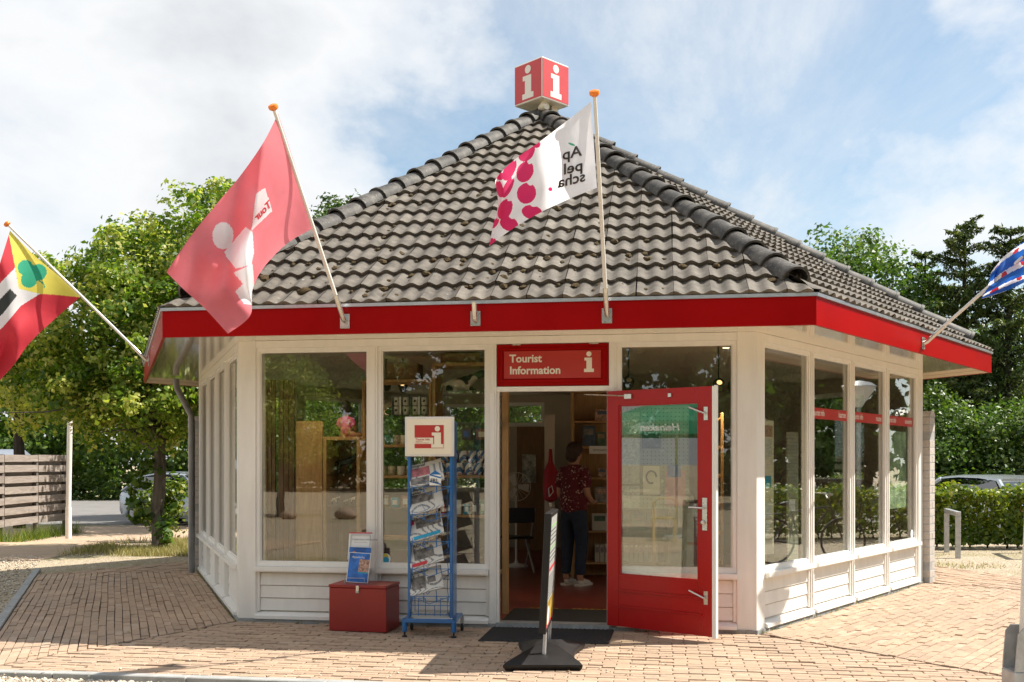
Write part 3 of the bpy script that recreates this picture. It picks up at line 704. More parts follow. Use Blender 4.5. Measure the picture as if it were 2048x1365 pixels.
def pier(i, x0, x1, y0, y1, ztop=2.06):
    mb = MB(FR[i]); mb.box(x0+.006, x1-.006, y0+.006, y1-.006, -.05, ztop-.004)
    o = kb(mb, 'brick_pier', M['concrete']); z = -.03; r = 0; hgt = .095
    while z < ztop-.05:
        cuts = [x0, x1] if r % 2 else [x0, (x0*.55+x1*.45), x1]
        for a, b in zip(cuts, cuts[1:]):
            ym = [y0, y1] if r % 2 == 0 else [y0, y0+(y1-y0)*.45, y1]
            for c, d in zip(ym, ym[1:]):
                e = random.gauss(0, .0015); m2 = MB(FR[i]); m2.bbox(a+.004+e, b-.004+e, c+.004+e, d-.004+e, z, z+hgt-.009, .005); kb(m2, 'brick', M['cbrick'], o)
        z += hgt; r += 1
    mb = MB(FR[i]); w = (x1-x0)
    mb.plate([(x0, z)]+[(x0+w/2-math.cos(t)*w/2, z+math.sin(t)*.07) for t in [math.pi*k/8 for k in range(9)]]+[(x1, z)], y0, y1); kb(mb, 'pier_cap', M['cbrick'], o)
pier(1, SIDE+.006, SIDE+.225, -.085, .2); pier(5, -.225, -.006, -.13, .2)
mb = MB(); p1 = at(383, 832, 13.62); mb.tube([at(352, 758, 13.55), at(353, 775, 13.55), p1, (p1.x+.005, p1.y, p1.z-.1), (p1.x+.005, p1.y, 0)], .043, 12); kb(mb, 'downpipe', pm('zinc_pipe', (.20, .20, .195), .5, .4, var=.15), None, True)
# ------------------------------------------------------------------ rotating information cube on the roof tip
cube = empty('information_cube', (CEN.x, CEN.y, ZA+.03), math.radians(44), 'red cube with white letter i faces on the roof tip', 'sign')
a = .252; zb = .10
mb = MB(); mb.bbox(-a, a, -a, a, zb, zb+2*a+.02, .008); body = mb.build('cube_body', M['signwhite'], cube)
for k in range(4):
    R = Matrix.Rotation(k*math.pi/2, 4, 'Z'); mb = MB(R); mb.box(-a+.012, a-.012, -a-.004, -a-.0005, zb+.02, zb+2*a); fc = mb.build('cube_face', pm('cube_red', (.56, .055, .06), .4, var=.05), cube)
    mb = MB(R); i_logo(mb, -.10, zb+.045, .43, -a-.006, .205); mb.build('letter_i', M['signwhite'], fc)
mb = MB(); mb.tube([(0, 0, -.08), (0, 0, zb)], .04, 10); mb.build('post', M['galv'], cube)
for sx, sy in ((-.10, -.13), (.12, -.08)):
    mb = MB(Matrix.Translation((sx, sy, .045)) @ Matrix.Rotation(math.radians(80), 4, 'X') @ Matrix.Rotation(math.radians(0), 4, 'Y')); mb.lathe([(.03, -.07), (.055, -.02), (.068, .03), (.062, .05), (.0, .062)], (0, 0, 0), 16, False); mb.build('flood_lamp', M['cream'], cube, smooth=True)
# ------------------------------------------------------------------ flags
def catmull(P, t):
    n = len(P)-1; x = t*n; k = min(int(x), n-1); u = x-k
    p0, p1, p2, p3 = P[max(k-1, 0)], P[k], P[k+1], P[min(k+2, n)]
    return .5*((2*p1)+(-p0+p2)*u+(2*p0-5*p1+4*p2-p3)*u*u+(-p0+3*p1-3*p2+p3)*u**3)
def eave_pt(i, px, z):
    """point on the outer face of fascia i seen at pixel column px"""
    p, q = corner(i, EK), corner(i+1, EK); k = (px-1024)/FPX; d = q-p; t = (k*p.y-p.x)/(d.x-k*d.y); r = p+d*t; return Vector((r.x, r.y, z))
def inpoly(x, y, P):
    c = False; j = len(P)-1
    for i in range(len(P)):
        if (P[i][1] > y) != (P[j][1] > y) and x < (P[j][0]-P[i][0])*(y-P[i][1])/(P[j][1]-P[i][1])+P[i][0]: c = not c
        j = i
    return c
def flag(name, label, foot, tip, grid, mats, paint, nu=170, nv=130, lettering=None, i_face=0, rip=1.0):
    """grid: rows (top to bottom) of (px, py, depth); paint(px,py)->material index"""
    root = empty(name, foot, 0, label, 'flag', 'flags on slanted poles round the eaves')
    ax = (tip-foot).normalized(); n3 = Vector((*nout(i_face), 0)); tx = Vector((math.cos(ang(i_face)), math.sin(ang(i_face)), 0))
    R = Matrix((tx, -n3, Vector((0, 0, 1)))).transposed().to_4x4(); MM = Matrix.Translation(foot) @ R
    mb = MB(MM); mb.bbox(-.042, .042, -.010, -.001, -.062, .062, .002); pl = mb.build('bracket_plate', M['steel'], root, world=True)
    for sx in (-.032, .032):
        for sz in (-.05, .05):
            mb = MB(MM); mb.ball((sx, -.012, sz), .006, 6, 4); mb.build('bolt', M['galv'], pl, world=True)
    mb = MB(); mb.tube([foot-n3*-.012, foot+n3*.03+ax*.02, foot+n3*.02+ax*.24], .021, 10); mb.build('bracket_socket', M['steel'], root, world=True, smooth=True)
    mb = MB(); mb.tube([foot+n3*.02+ax*.10, foot+n3*.01+ax*.9, tip], [.0165, .016, .0145], 10); mb.build('pole', M['polewhite'], root, world=True, smooth=True)
    mb = MB(Matrix.Translation(tip) @ ax.to_track_quat('Z', 'Y').to_matrix().to_4x4()); mb.lathe([(.018, -.02), (.036, -.008), (.04, .006), (.036, .022), (.012, .030)], (0, 0, 0), 14); mb.build('finial', M['orange'], root, world=True, smooth=True)
    rows = [[np.array(p, float) for p in r] for r in grid]; vs = []; fs = []; mi = []; pxs = []
    for j in range(nv+1):
        v = j/nv
        for i in range(nu+1):
            u = i/nu; q = catmull([catmull(r, u) for r in rows], v); q[2] += rip*(u**.7)*(.030*math.sin(11*u+5*v+1)+.022*math.sin(19*u-8*v)+.020*math.sin(6*u-14*v)); p = at(q[0], q[1], q[2]); vs.append(tuple(p)); pxs.append(q)
    for j in range(nv):
        for i in range(nu):
            a = j*(nu+1)+i; fs.append((a, a+1, a+nu+2, a+nu+1)); c = (pxs[a]+pxs[a+nu+2])/2; mi.append(paint(c[0], c[1], (i+.5)/nu, (j+.5)/nv))
    me = bpy.data.meshes.new('flag_cloth'); me.from_pydata(vs, [], fs)
    for m in mats: me.materials.append(m)
    me.polygons.foreach_set('material_index', mi); me.polygons.foreach_set('use_smooth', [True]*len(fs)); me.update()
    cl = link('flag_cloth', me, root, world=True)
    if lettering:
        bv = BVHTree.FromPolygons([Vector(v) for v in vs], fs)
        for t2, mat in lettering:            # t2: verts in pixels, faces
            out = []
            for (x, y) in t2[0]:
                d = at(x, y, 1)-Vector((0, 0, EYE)); h = bv.ray_cast(Vector((0, 0, EYE)), d.normalized())
                out.append(h[0] if h[0] else at(x, y, rows[0][0][2]))
            for sgn in (-1, 1):
                m2 = MB(); m2.add([p+(p-Vector((0, 0, EYE))).normalized()*.006*sgn for p in out], t2[1]); m2.build('lettering', mat, cl, world=True, recalc=False)
    # ties at the hoist
    return root
FRED = clothmat('flag_red', (.90, .25, .29), .62); FWHITE = clothmat('flag_white', (.88, .87, .89), .58); FPINK = clothmat('flag_pink', (.68, .022, .14), .4)
FBLUE = clothmat('flag_blue', (.02, .13, .50), .35); FYEL = clothmat('flag_yellow', (.80, .70, .12), .45); FGREEN = clothmat('flag_green', (.03, .38, .22), .35); FBLACK = clothmat('flag_black', (.04, .045, .045), .3); FRED2 = clothmat('flag_crimson', (.62, .04, .06), .45)
def mirrored_text(body, x, y, h, rot, bold=.02, ax=1.0, lean=0.0):
    """mirror-written text: right edge at x, baseline y, pixel height h, tilted"""
    v, f = text2d(body, 1.0, bold=bold, ax=ax); c, s = math.cos(rot), math.sin(rot)
    return [(x-p[0]*h*c-p[1]*h*lean, y+p[0]*h*s-p[1]*h*c) for p in v], f
# red tourist flag
ft = eave_pt(0, 690, 2.70)+Vector((*nout(0), 0))*.001; dt = ft.y-.85; tp = at(547, 216, dt)
dz = dt
G = [[(556, 228, dz+.05), (527, 285, dz-.10), (482, 350, dz-.04), (432, 410, dz-.20), (382, 472, dz-.06), (333, 545, dz-.15)],
     [(580, 300, dz+.19), (540, 352, dz-.02), (508, 420, dz-.16), (455, 478, dz+.02), (410, 528, dz-.14), (368, 580, dz-.05)],
     [(604, 375, dz+.38), (562, 420, dz+.22), (512, 470, dz-.10), (482, 520, dz-.22), (446, 575, dz-.02), (410, 618, dz-.12)],
     [(630, 455, dz+.55), (575, 487, dz+.36), (528, 535, dz+.10), (505, 580, dz-.14), (500, 632, dz-.20), (456, 668, dz-.08)]]
stair = [[(491, 454), (505, 464), (508, 505), (503, 530), (470, 538), (448, 506)], [(467, 546), (505, 528), (508, 560), (506, 610), (488, 608), (470, 584), (486, 568)]]
tri = [(512, 388), (530, 376), (545, 422), (503, 462)]
def paint_red(x, y, u, v):
    if ((x-446)/21)**2+((y-472)/27)**2 < 1: return 1
    if inpoly(x, y, tri) or any(inpoly(x, y, s) for s in stair): return 1
    return 0
flag('flag', 'red flag with white dot and letter shape on a slanted pole', ft, tp, G, [FRED, FWHITE], paint_red, rip=1.7, lettering=[(mirrored_text('Tour', 543, 412, 25, math.radians(46), .03, .82, .3), FRED2)])
# white flag with apples
ft = eave_pt(0, 1214, 2.70); dt = ft.y-.85; tp = at(1189, 188, dt); dz = dt
G = [[(1182, 204, dz+.02), (1130, 245, dz-.08), (1082, 282, dz+.06), (1035, 315, dz-.06), (1002, 345, dz-.18), (990, 362, dz-.05)],
     [(1186, 262, dz+.15), (1135, 297, dz+.02), (1086, 328, dz+.16), (1040, 362, dz+.04), (1004, 392, dz-.10), (996, 408, dz+.02)],
     [(1190, 320, dz+.28), (1140, 350, dz+.14), (1090, 380, dz+.26), (1044, 412, dz+.16), (1006, 438, dz+.02), (986, 452, dz+.08)],
     [(1194, 376, dz+.40), (1142, 397, dz+.28), (1092, 420, dz+.38), (1046, 445, dz+.24), (1008, 470, dz+.12), (979, 492, dz+.16)]]
apples = [(1053, 303, 17, 25, .5), (1050, 344, 18, 25, .45), (1053, 387, 21, 24, .35), (1064, 425, 23, 16, .2), (1019, 340, 12, 27, .45), (1016, 375, 9, 26, .45), (1010, 419, 15, 25, .4), (1018, 448, 21, 16, .4), (999, 378, 8, 20, -.2), (985, 484, 8, 9, .3), (990, 447, 6, 14, .6), (1072, 288, 10, 9, .6), (1000, 352, 10, 10, .5)]
def paint_app(x, y, u, v):
    for ax_, ay, rx, ry, r in apples:
        dx, dy = x-ax_, y-ay; c, s = math.cos(r), math.sin(r); X, Y = dx*c+dy*s, -dx*s+dy*c
        rx, ry = rx*.9, ry*.88
        if (X/rx)**2+(Y/ry)**2 < 1 and not ((X/(.3*rx))**2+((Y+ry*1.02)/(.22*ry))**2 < 1): return 1
    if (x-1101)**2+(y-379)**2 < 16: return 1
    if ((x-1143)/6.5)**2+((y-289-(x-1143)*.35)/2)**2 < 1: return 2
    return 0
BLK = pm('print_black', (.03, .025, .028), .7)
flag('flag', 'white flag with pink apples and black mirrored lettering on a slanted pole', ft, tp, G, [FWHITE, FPINK, FGREEN], paint_app, 190, 150, rip=.55, lettering=
     [(mirrored_text('Ap', 1163, 311, 31, math.radians(14), .016, 1.1), BLK), (mirrored_text('pel', 1166, 340, 31, math.radians(14), .016, 1.1), BLK), (mirrored_text('scha', 1171, 362, 31, math.radians(14), .016, 1.05), BLK)])
# clover flag on the left fascia
ft = eave_pt(5, 299, 2.70)
def solve_tip(ft, i, px, py):
    n = nout(i); k = (px-1024)/FPX; r = (k*ft.y-ft.x)/(n.x-k*n.y); x, y = ft.x+n.x*r, ft.y+n.y*r; return Vector((x, y, EYE+(Y0-py)/FPX*y))
tp = solve_tip(ft, 5, 15, 449); dz = tp.y
G = [[(20, 462, dz+.02), (2, 520, dz-.15), (-20, 590, dz-.10), (-48, 680, dz-.25), (-70, 760, dz-.15)],
     [(62, 505, dz+.12), (38, 575, dz+.0), (10, 640, dz-.08), (-18, 720, dz-.02), (-42, 800, dz-.15)],
     [(112, 548, dz+.25), (84, 620, dz+.16), (44, 690, dz-.04), (12, 760, dz+.06), (-20, 838, dz-.06)],
     [(163, 592, dz+.38), (104, 644, dz+.28), (55, 690, dz+.10), (24, 735, dz-.05), (-8, 800, dz+.04)]]
G[3] = [(163, 592, dz+.38), (108, 640, dz+.30), (58, 688, dz+.12), (26, 732, dz-.04), (-14, 775, dz+.04)]
G[2] = [(112, 548, dz+.25), (72, 608, dz+.16), (34, 660, dz-.04), (0, 712, dz+.06), (-34, 770, dz-.06)]
ysq = [(15, 455), (31, 540), (38, 578), (78, 588), (110, 590), (170, 596), (140, 570)]
def paint_clover(x, y, u, v):
    if inpoly(x, y, ysq):
        for cx, cy, r in ((51, 536, 15.5), (77, 545, 16.5), (58, 560, 16)):
            if (x-cx)**2+(y-cy)**2 < r*r: return 3
        if abs(math.hypot(x-77, y-575)-12) < 1.3 and x > 78 and y < 576: return 3
        return 2
    if inpoly(x, y, [(-10, 610), (20, 578), (34, 592), (4, 630), (-20, 640)]): return 4
    # diagonal white band
    if y-590 > -(x-62)*.0+0 and False: return 1
    if inpoly(x, y, [(-100, 640), (-20, 588), (30, 536), (38, 578), (80, 588), (42, 612), (10, 650), (-30, 690), (-100, 740)]): return 1
    return 0
flag('flag', 'red and yellow flag with a green clover at the left corner', ft, tp, G, [FRED2, FWHITE, FYEL, FGREEN, FBLACK], paint_clover, 170, 130, i_face=5)
# blue flag on the right fascia
ft = eave_pt(1, 1845, 2.70); n = nout(1); a_ = solve_tip(ft, 1, 1975, 574); dirv = (a_-ft).normalized(); tp = ft+dirv*2.35; dz = a_.y
G = [[(2066, 470, tp.y+.0), (2050, 482, dz-.3), (2010, 512, dz-.10), (1982, 545, dz-.2)],
     [(2080, 500, tp.y+.1), (2040, 520, dz-.15), (2005, 545, dz-.28), (1976, 572, dz-.05)],
     [(2095, 520, tp.y+.2), (2052, 545, dz-.3), (2015, 565, dz-.10), (1966, 592, dz-.02)],
     [(2100, 545, tp.y+.3), (2056, 562, dz-.10), (2018, 580, dz-.22), (1962, 599, dz+.05)]]
def paint_fri(x, y, u, v):
    k = (v*4.2+u*.7) % 1.4
    if .45 < k < .95:
        return 2 if (math.sin(u*17)*math.sin(v*11) > .62) else 1
    return 0
flag('flag', 'blue and white striped flag on the right fascia pole', ft, tp, G, [FBLUE, FWHITE, FRED2], paint_fri, 60, 60, i_face=1)
# empty bracket
ft = eave_pt(0, 951, 2.70); br = empty('flagpole_bracket', ft, 0, 'empty flagpole bracket on the red fascia between two flags', 'bracket')
MM = Matrix.Translation(ft) @ Matrix.Rotation(ang(0), 4, 'Z')
mb = MB(MM); mb.bbox(-.042, .042, -.010, -.001, -.062, .062, .002); mb.build('bracket_plate', M['steel'], br, world=True)
mb = MB(MM); mb.tube([(0, -.011, -.02), (0, -.04, .0), (0, -.075, .13)], .021, 10, True); mb.build('bracket_socket', M['steel'], br, world=True, smooth=True)
# ------------------------------------------------------------------ things in front of the kiosk
bx = empty('storage_box', (-1.619, 8.955, 0), -.23, 'low red metal storage box beside the newspaper rack', 'box')
w, dp, hh = .535, .34, .415
mb = MB(); mb.bbox(0, w, 0, dp, .006, hh-.028, .004); mb.build('box_body', M['redbox'], bx)
mb = MB(); mb.bbox(-.004, w+.004, -.006, dp+.004, hh-.026, hh, .004); lid = mb.build('lid', M['redbox'], bx)
mb = MB(); mb.bbox(w/2-.012, w/2+.018, -.014, -.0065, hh-.07, hh-.004, .003); mb.tube([(w/2-.008, -.018, hh-.05), (w/2+.003, -.02, hh-.068), (w/2+.014, -.018, hh-.05)], .004, 6); mb.build('latch', M['steel'], bx)
# brochure stand and booklets
XB = Matrix.Translation(bx.location) @ Matrix.Rotation(-.23, 4, 'Z')
bs = empty('brochure_stand', XB @ Vector((.085, .16, hh)), -.12, 'small wire brochure stand on top of the red box', 'stand')
mb = MB()
for x in (.02, .2): mb.tube([(x, -.09, .002), (x, .06, .004), (x, .12, .42)], .003, 6)
mb.tube([(.02, -.09, .004), (.02, -.085, .05), (.2, -.085, .05), (.2, -.09, .004)], .003, 6); mb.tube([(.02, .12, .42), (.2, .12, .42)], .003, 6); mb.build('wire_frame', M['galv'], bs)
BM = W(bs)
def booklet(x, y, z, wd, ht, tilt, roll, label, colours, texts):
    o = empty('brochure', BM @ Vector((x, y, z)), -.12, label, 'brochure'); o.rotation_euler = (tilt, roll, -.12)
    mb = MB(); mb.bbox(0, wd, 0, .007, 0, ht, .0015); cv = mb.build('cover', colours[0], o)
    for k, (x0, x1, z0, z1, m_) in enumerate(texts):
        if isinstance(x1, str):
            mb = MB(); put_text(mb, text2d(x1, z1, bold=.0), x0, z0, -.0014); mb.build('title', m_, o)
        else:
            mb = MB(); mb.box(x0*wd, x1*wd, -.0012-.0002*k, -.0004, z0*ht, z1*ht); mb.build('print', m_, o)
PBL = pm('print_blue', (.02, .13, .45), .45, var=.6, scale=14); PWH = pm('print_white', (.78, .78, .76), .5, var=.03); PRD = pm('print_red', (.55, .03, .04), .5, var=.1); PDK = pm('print_dark', (.07, .07, .07), .6, var=.5, scale=30); PPH = pm('print_photo', (.17, .155, .14), .6, var=.75, scale=24); PSK = pm('print_crowd', (.42, .25, .18), .5, var=.8, scale=60); PCY = pm('print_cyan', (.02, .32, .50), .5, var=.2)
booklet(.0, .075, .20, .215, .25, -.25, 0, 'white magazine with red top edge at the back of the brochure stand', [PWH], [(0, 1, .95, .995, PRD), (.03, 'TOERISTISCH MAGAZINE', .175, .021, PDK), (.05, 'Appelscha Oosterwolde Friesland', .155, .009, PDK)])
booklet(.015, .02, .12, .20, .20, -.25, .03, 'blue and orange booklet in the middle of the brochure stand', [PBL], [(.03, '2', .1, .09, M['orange']), (.1, .95, .02, .05, PWH)])
booklet(.025, -.06, .012, .20, .27, -.25, .05, 'blue travel booklet with crowd photo in front of the brochure stand', [PWH], [(.03, .97, .02, .98, PBL), (.5, .97, .35, .78, PSK), (.5, .97, .31, .36, PCY), (.03, 'Appelscha', .22, .028, PWH)])
# newspaper rack
rk = empty('newspaper_rack', (-.935, 8.63, 0), -.10, 'tall blue metal newspaper rack with framed information sign on top', 'rack')
RW, RD = .455, .40
def rpart(mb, name, mat='blue', parent=None, smooth=False): return mb.build(name, M[mat] if isinstance(mat, str) else mat, parent or rk, smooth=smooth)
for x in (.015, RW-.015):
    mb = MB(); mb.tube([(x, .02, .05), (x, .02, .16)], .022, 10); ft_ = rpart(mb, 'foot', smooth=True); mb = MB(); mb.lathe([(.024, 0), (.024, .012), (.008, .02), (.008, .05)], (x, .02, 0), 10); rpart(mb, 'foot_pad', 'rubber', ft_, True)
for x in (-.0, RW):
    mb = MB(Matrix.Translation((x, RD, .035)) @ Matrix.Rotation(math.pi/2, 4, 'Y')); mb.lathe([(.034, -.01), (.036, -.006), (.036, .006), (.034, .01)], (0, 0, 0), 14); cs = rpart(mb, 'castor', 'rubber', None, True)
    mb = MB(); mb.box(x-.015, x+.015, RD-.012, RD+.012, .05, .13); rpart(mb, 'castor_fork', 'galv', cs)
mb = MB(); mb.bbox(-.005, RW+.005, 0, .035, .125, .16); mb.bbox(-.005, .035, .036, RD, .126, .159); mb.bbox(RW-.035, RW+.005, .036, RD, .126, .159); mb.bbox(.036, RW-.036, RD-.03, RD, .126, .159); rpart(mb, 'base_frame')
for x in (.045, RW-.045):
    mb = MB(); mb.bbox(x-.012, x+.012, .06, .14, .161, 1.86, .003); rpart(mb, 'side_post')
mb = MB(); mb.box(RW-.031, RW-.024, .062, .24, .162, 1.85); rpart(mb, 'side_panel', 'blue')
mb = MB(); mb.bbox(.015, RW-.015, .035, .058, 1.545, 1.885, .004); sp = rpart(mb, 'sign_frame', 'polewhite')
mb = MB(); mb.box(.035, RW-.035, .030, .0345, 1.565, 1.865); rpart(mb, 'sign_face', 'cream', sp)
mb = MB(); mb.box(.10, .352, .0275, .0295, 1.615, 1.812); rpart(mb, 'red_panel', 'redsign', sp)
mb = MB(); mb.box(.10, .262, .0255, .027, 1.652, 1.705); rpart(mb, 'text_strip', 'cream', sp)
mb = MB(); i_logo(mb, .245, 1.619, .185, .0245, .105); rpart(mb, 'letter_i', 'cream', sp)
mb = MB(); put_text(mb, text2d('Tourist Info', .026, bold=.0005), .108, 1.682, .0245); rpart(mb, 'lettering', 'redsign', sp)
mb = MB(); put_text(mb, text2d('Appelscha', .015), .108, 1.669, .0245); rpart(mb, 'lettering', 'redsign', sp)
mb = MB(); put_text(mb, text2d('Zuidoost Friesland', .015), .108, 1.656, .0245); rpart(mb, 'lettering', 'redsign', sp)
# baskets of wire and newspapers
PAPER = pm('newsprint', (.62, .60, .55), .8, var=.05, scale=12)
def newsmat(seed):
    m, nt, b = principled('news_columns'); tc = nt.nodes.new('ShaderNodeTexCoord')
    bt = nt.nodes.new('ShaderNodeTexBrick'); bt.inputs['Scale'].default_value = 70; bt.inputs['Brick Width'].default_value = 2.6; bt.inputs['Row Height'].default_value = .32; bt.inputs['Mortar Size'].default_value = .11
    bt.offset = .15; bt.inputs['Color1'].default_value = (.20, .20, .20, 1); bt.inputs['Color2'].default_value = (.30, .30, .30, 1); bt.inputs['Mortar'].default_value = (.62, .60, .55, 1)
    nt.links.new(tc.outputs['Object'], bt.inputs['Vector']); nt.links.new(bt.outputs['Color'], b.inputs['Base Color']); b.inputs['Roughness'].default_value = .8; return m
NEWS = newsmat(0)
PPK0 = pm('print_rose', (.42, .14, .15), .6, var=.5, scale=20)
papers = [('Telegraaf', .036, [(.10, .62, .42, .80, PPK0), (.03, .6, .08, .36, PPH)], 'topmost newspaper on the blue rack, pink front photo above bold headline'),
          ('Dagblad', .030, [(.08, .72, .45, .83, PPH), (.75, .97, .1, .8, PAPER)], 'second newspaper from the top of the blue rack'),
          ('AD', .05, [(.22, .97, .5, .95, PPH), (.03, .18, .72, .95, PRD), (.1, .9, .05, .2, PCY)], 'third newspaper on the blue rack with dark photo and red corner'),
          ('TROUW', .045, [(.15, .75, .30, .75, PPH), (.05, .5, .05, .2, PRD)], 'fourth newspaper on the blue rack with grey crowd photo'),
          ('de Volkskrant', .030, [(.08, .5, .2, .72, PPH), (.56, .8, .35, .6, PPH)], 'lowest tilted newspaper on the blue rack with big black masthead')]
RKM = Matrix.Translation(rk.location) @ Matrix.Rotation(-.10, 4, 'Z')
for k, (title, ts, pics, lab) in enumerate(papers):
    zc = 1.335-.232*k
    mb = MB()
    for x in (.06, .16, .27, .37): mb.tube([(x, .155, zc+.13), (x, .10, zc+.02), (x+.03, -.0, zc-.085), (x+.03, -.04, zc-.095), (x+.03, -.05, zc-.045)], .0032, 6)
    mb.tube([(.055, .13, zc+.08), (RW-.06, .13, zc+.08)], .0032, 6); mb.tube([(.08, -.035, zc-.05), (RW-.03, -.045, zc-.045)], .0032, 6)
    mb.tube([(.06, .155, zc+.13), (.21, .03, zc-.04), (RW-.07, .155, zc+.13)], .0032, 6); mb.tube([(.10, -.045, zc-.05), (.24, -.05, zc-.11), (RW-.03, -.05, zc-.045)], .0032, 6)
    rpart(mb, 'wire_basket', 'blue')
    o = empty('newspaper', RKM @ Vector((.065, .02, zc-.055)), 0, lab, 'newspaper'); o.rotation_euler = (math.radians(-34), math.radians(-14), -.10+math.radians(3))
    mb = MB(); pw, ph = .30, .225; n = 8; vs = []; fs = []
    for layer in range(2):
        for j in range(n+1):
            for i in range(n+1):
                u, v = i/n, j/n; vs.append((u*pw, layer*.014+.010*math.sin(u*3.1+.6*k)+.012*(v-.5)**2*4*(1 if v < .5 else 0)-.02*max(0, .15-v)*4, v*ph))
    q = n+1
    for j in range(n):
        for i in range(n): a = j*q+i; fs.append((a, a+1, a+q+1, a+q)); b = a+q*q; fs.append((b, b+q, b+q+1, b+1))
    for i in range(n):
        fs += [(i, q*q+i, q*q+i+1, i+1), (n*q+i, n*q+i+1, q*q+n*q+i+1, q*q+n*q+i), (i*q, (i+1)*q, q*q+(i+1)*q, q*q+i*q), (i*q+n, q*q+i*q+n, q*q+(i+1)*q+n, (i+1)*q+n)]
    mb.add(vs, fs); mb.build('page', NEWS, o, smooth=True)
    def ys(u, v): return .010*math.sin(u*3.1+.6*k)+.012*(v-.5)**2*4*(1 if v < .5 else 0)-.02*max(0, .15-v)*4
    def patch(x0, x1, z0, z1, m_, off, name='print'):
        mb = MB(); vs = []; fs = []
        for j in range(5):
            for i in range(5): u, v = x0+(x1-x0)*i/4, z0+(z1-z0)*j/4; vs.append((u*pw, ys(u, v)-off, v*ph))
        for j in range(4):
            for i in range(4): a = j*5+i; fs.append((a, a+1, a+6, a+5))
        mb.add(vs, fs); mb.build(name, m_, o, recalc=False)
    patch(.02, .98, .82, .985, PAPER, .0012)
    for g, (x0, x1, z0, z1, m_) in enumerate(pics): patch(x0, x1, z0, z1, m_, .0020+.0005*g)
    t = text2d(title, ts, bold=.0006); mb = MB(); mb.add([(.02+p[0], ys((.02+p[0])/pw, .9)-.0042, .852*ph+p[1]) for p in t[0]], t[1]); mb.build('masthead', PDK, o, recalc=False)
mb = MB()
for x in (.05, RW-.05): mb.tube([(x, .05, .18), (x, .05, .30), (x, .30, .30), (x, .30, .18)], .0035, 6)
for z in (.19, .27): mb.tube([(.05, .05, z), (RW-.05, .05, z)], .0035, 6)
for x in (.13, .19, .27, .32): mb.tube([(x, .05, .18), (x, .05, .27 if x in (.19, .27) else .33)], .0035, 6)
for x in (.13, .32): mb.tube([(x-.0, .05, .33), (x+.06, .05, .33), (x+.06, .05, .19)], .0035, 6)
rpart(mb, 'bottom_basket', 'blue')
st_ = empty('newspaper_stack', RKM @ Vector((.06, .07, .162)), -.10, 'flat pile of newspapers in the bottom basket of the rack', 'newspapers')
for k in range(3):
    mb = MB(); mb.bbox(.002*k, .33-.004*k, .001*k, .2, .013*k, .013*k+.0125, .003); mb.build('newspaper_copy', PAPER if k != 2 else NEWS, st_)
mb = MB(); mb.bbox(.245, .345, -.062, -.056, zc+.928-.135+.10, zc+.928-.035+.09, .002); fr = rpart(mb, 'plaque', PWH)
mb = MB()
for k in range(2):
    zz = zc+.896+.055*k; mb.add([(.247, -.0635, zz+.026), (.343, -.0635, zz-.0), (.343, -.0635, zz+.012), (.247, -.0635, zz+.038)], [(0, 1, 2, 3)])
rpart(mb, 'stripes', 'blue', fr)
mb = MB(); put_text(mb, text2d('FRL', .046, bold=.0012), .253, zc+.918, -.066); rpart(mb, 'lettering', PDK, fr)
mb = MB(); mb.plate([(.245, zc+.985), (.345, zc+.985), (.295, zc+1.02)], -.061, -.057); rpart(mb, 'plaque_roof', 'blue', fr)
# door mat of ribbed rubber
mt = bpy.data.meshes.new('door_mat'); vs = []; fs = []; nx, ny = 108, 60
c0, c1, c2, c3 = Vector((-.287, 8.43)), Vector((.793, 8.315)), Vector((.905, 8.965)), Vector((-.178, 9.125))
for j in range(ny+1):
    for i in range(nx+1):
        u, v = i/nx, j/ny; p = c0*(1-u)*(1-v)+c1*u*(1-v)+c2*u*v+c3*(1-u)*v; e = min(i, j, nx-i, ny-j)
        p = p+Vector((0, .006*(1 if i % 4 < 2 else -1) if j in (0, ny) else 0))
        z = .004 if e == 0 else .012+(.005 if (i+(2 if (j//2) % 2 else 0)) % 4 < 2 else -.004)*(1 if j % 2 else .4)
        vs.append((p.x, p.y, z))
for j in range(ny):
    for i in range(nx): a = j*(nx+1)+i; fs.append((a, a+1, a+nx+2, a+nx+1))
mt.from_pydata(vs, [], fs); mt.materials.append(M['rubber']); mt.update(); tag(link('door_mat', mt), 'black ribbed rubber mat on the bricks before the doorway', 'mat')
# pavement sign
ps = empty('pavement_sign', (.27, 7.66, 0), 0, 'black framed pavement sign on a black plastic foot', 'sign')
prof = []
def star(k, kk=1.0):
    P = []
    C4 = [(-.335, -.43), (.235, -.43), (.315, .44), (-.22, .46)]
    for q in range(4):
        a, b = Vector(C4[q]), Vector(C4[(q+1) % 4])
        inn = -((a+b)/2).normalized()*(.075 if q % 2 else .015)
        for t in (0, .06, .2, .35, .5, .65, .8, .94):
            P.append((a+(b-a)*t+inn*math.sin(math.pi*t)**.8)*k)
    return P
mb = MB(); vs = []; fs = []; lay = [(star(.94), .0), (star(1.0), .03), (star(1.0), .045), (star(.93), .062), (star(.62), .098), (star(.30), .132)]
n = len(lay[0][0])
for P, z in lay: vs += [(p.x, p.y, z) for p in P]
for a in range(len(lay)-1):
    for k in range(n): fs.append((a*n+k, a*n+(k+1) % n, (a+1)*n+(k+1) % n, (a+1)*n+k))
fs.append(tuple(range(n-1, -1, -1))); fs.append(tuple((len(lay)-1)*n+k for k in range(n))); mb.add(vs, fs); mb.build('sign_foot', M['black'], ps, smooth=True)
BA = math.atan2(.65, .070)
PSM = Matrix.Translation((-.055, -.40, 0)) @ Matrix.Rotation(BA, 4, 'Z') @ Matrix.Rotation(math.radians(2.9), 4, 'X')
PL = .80
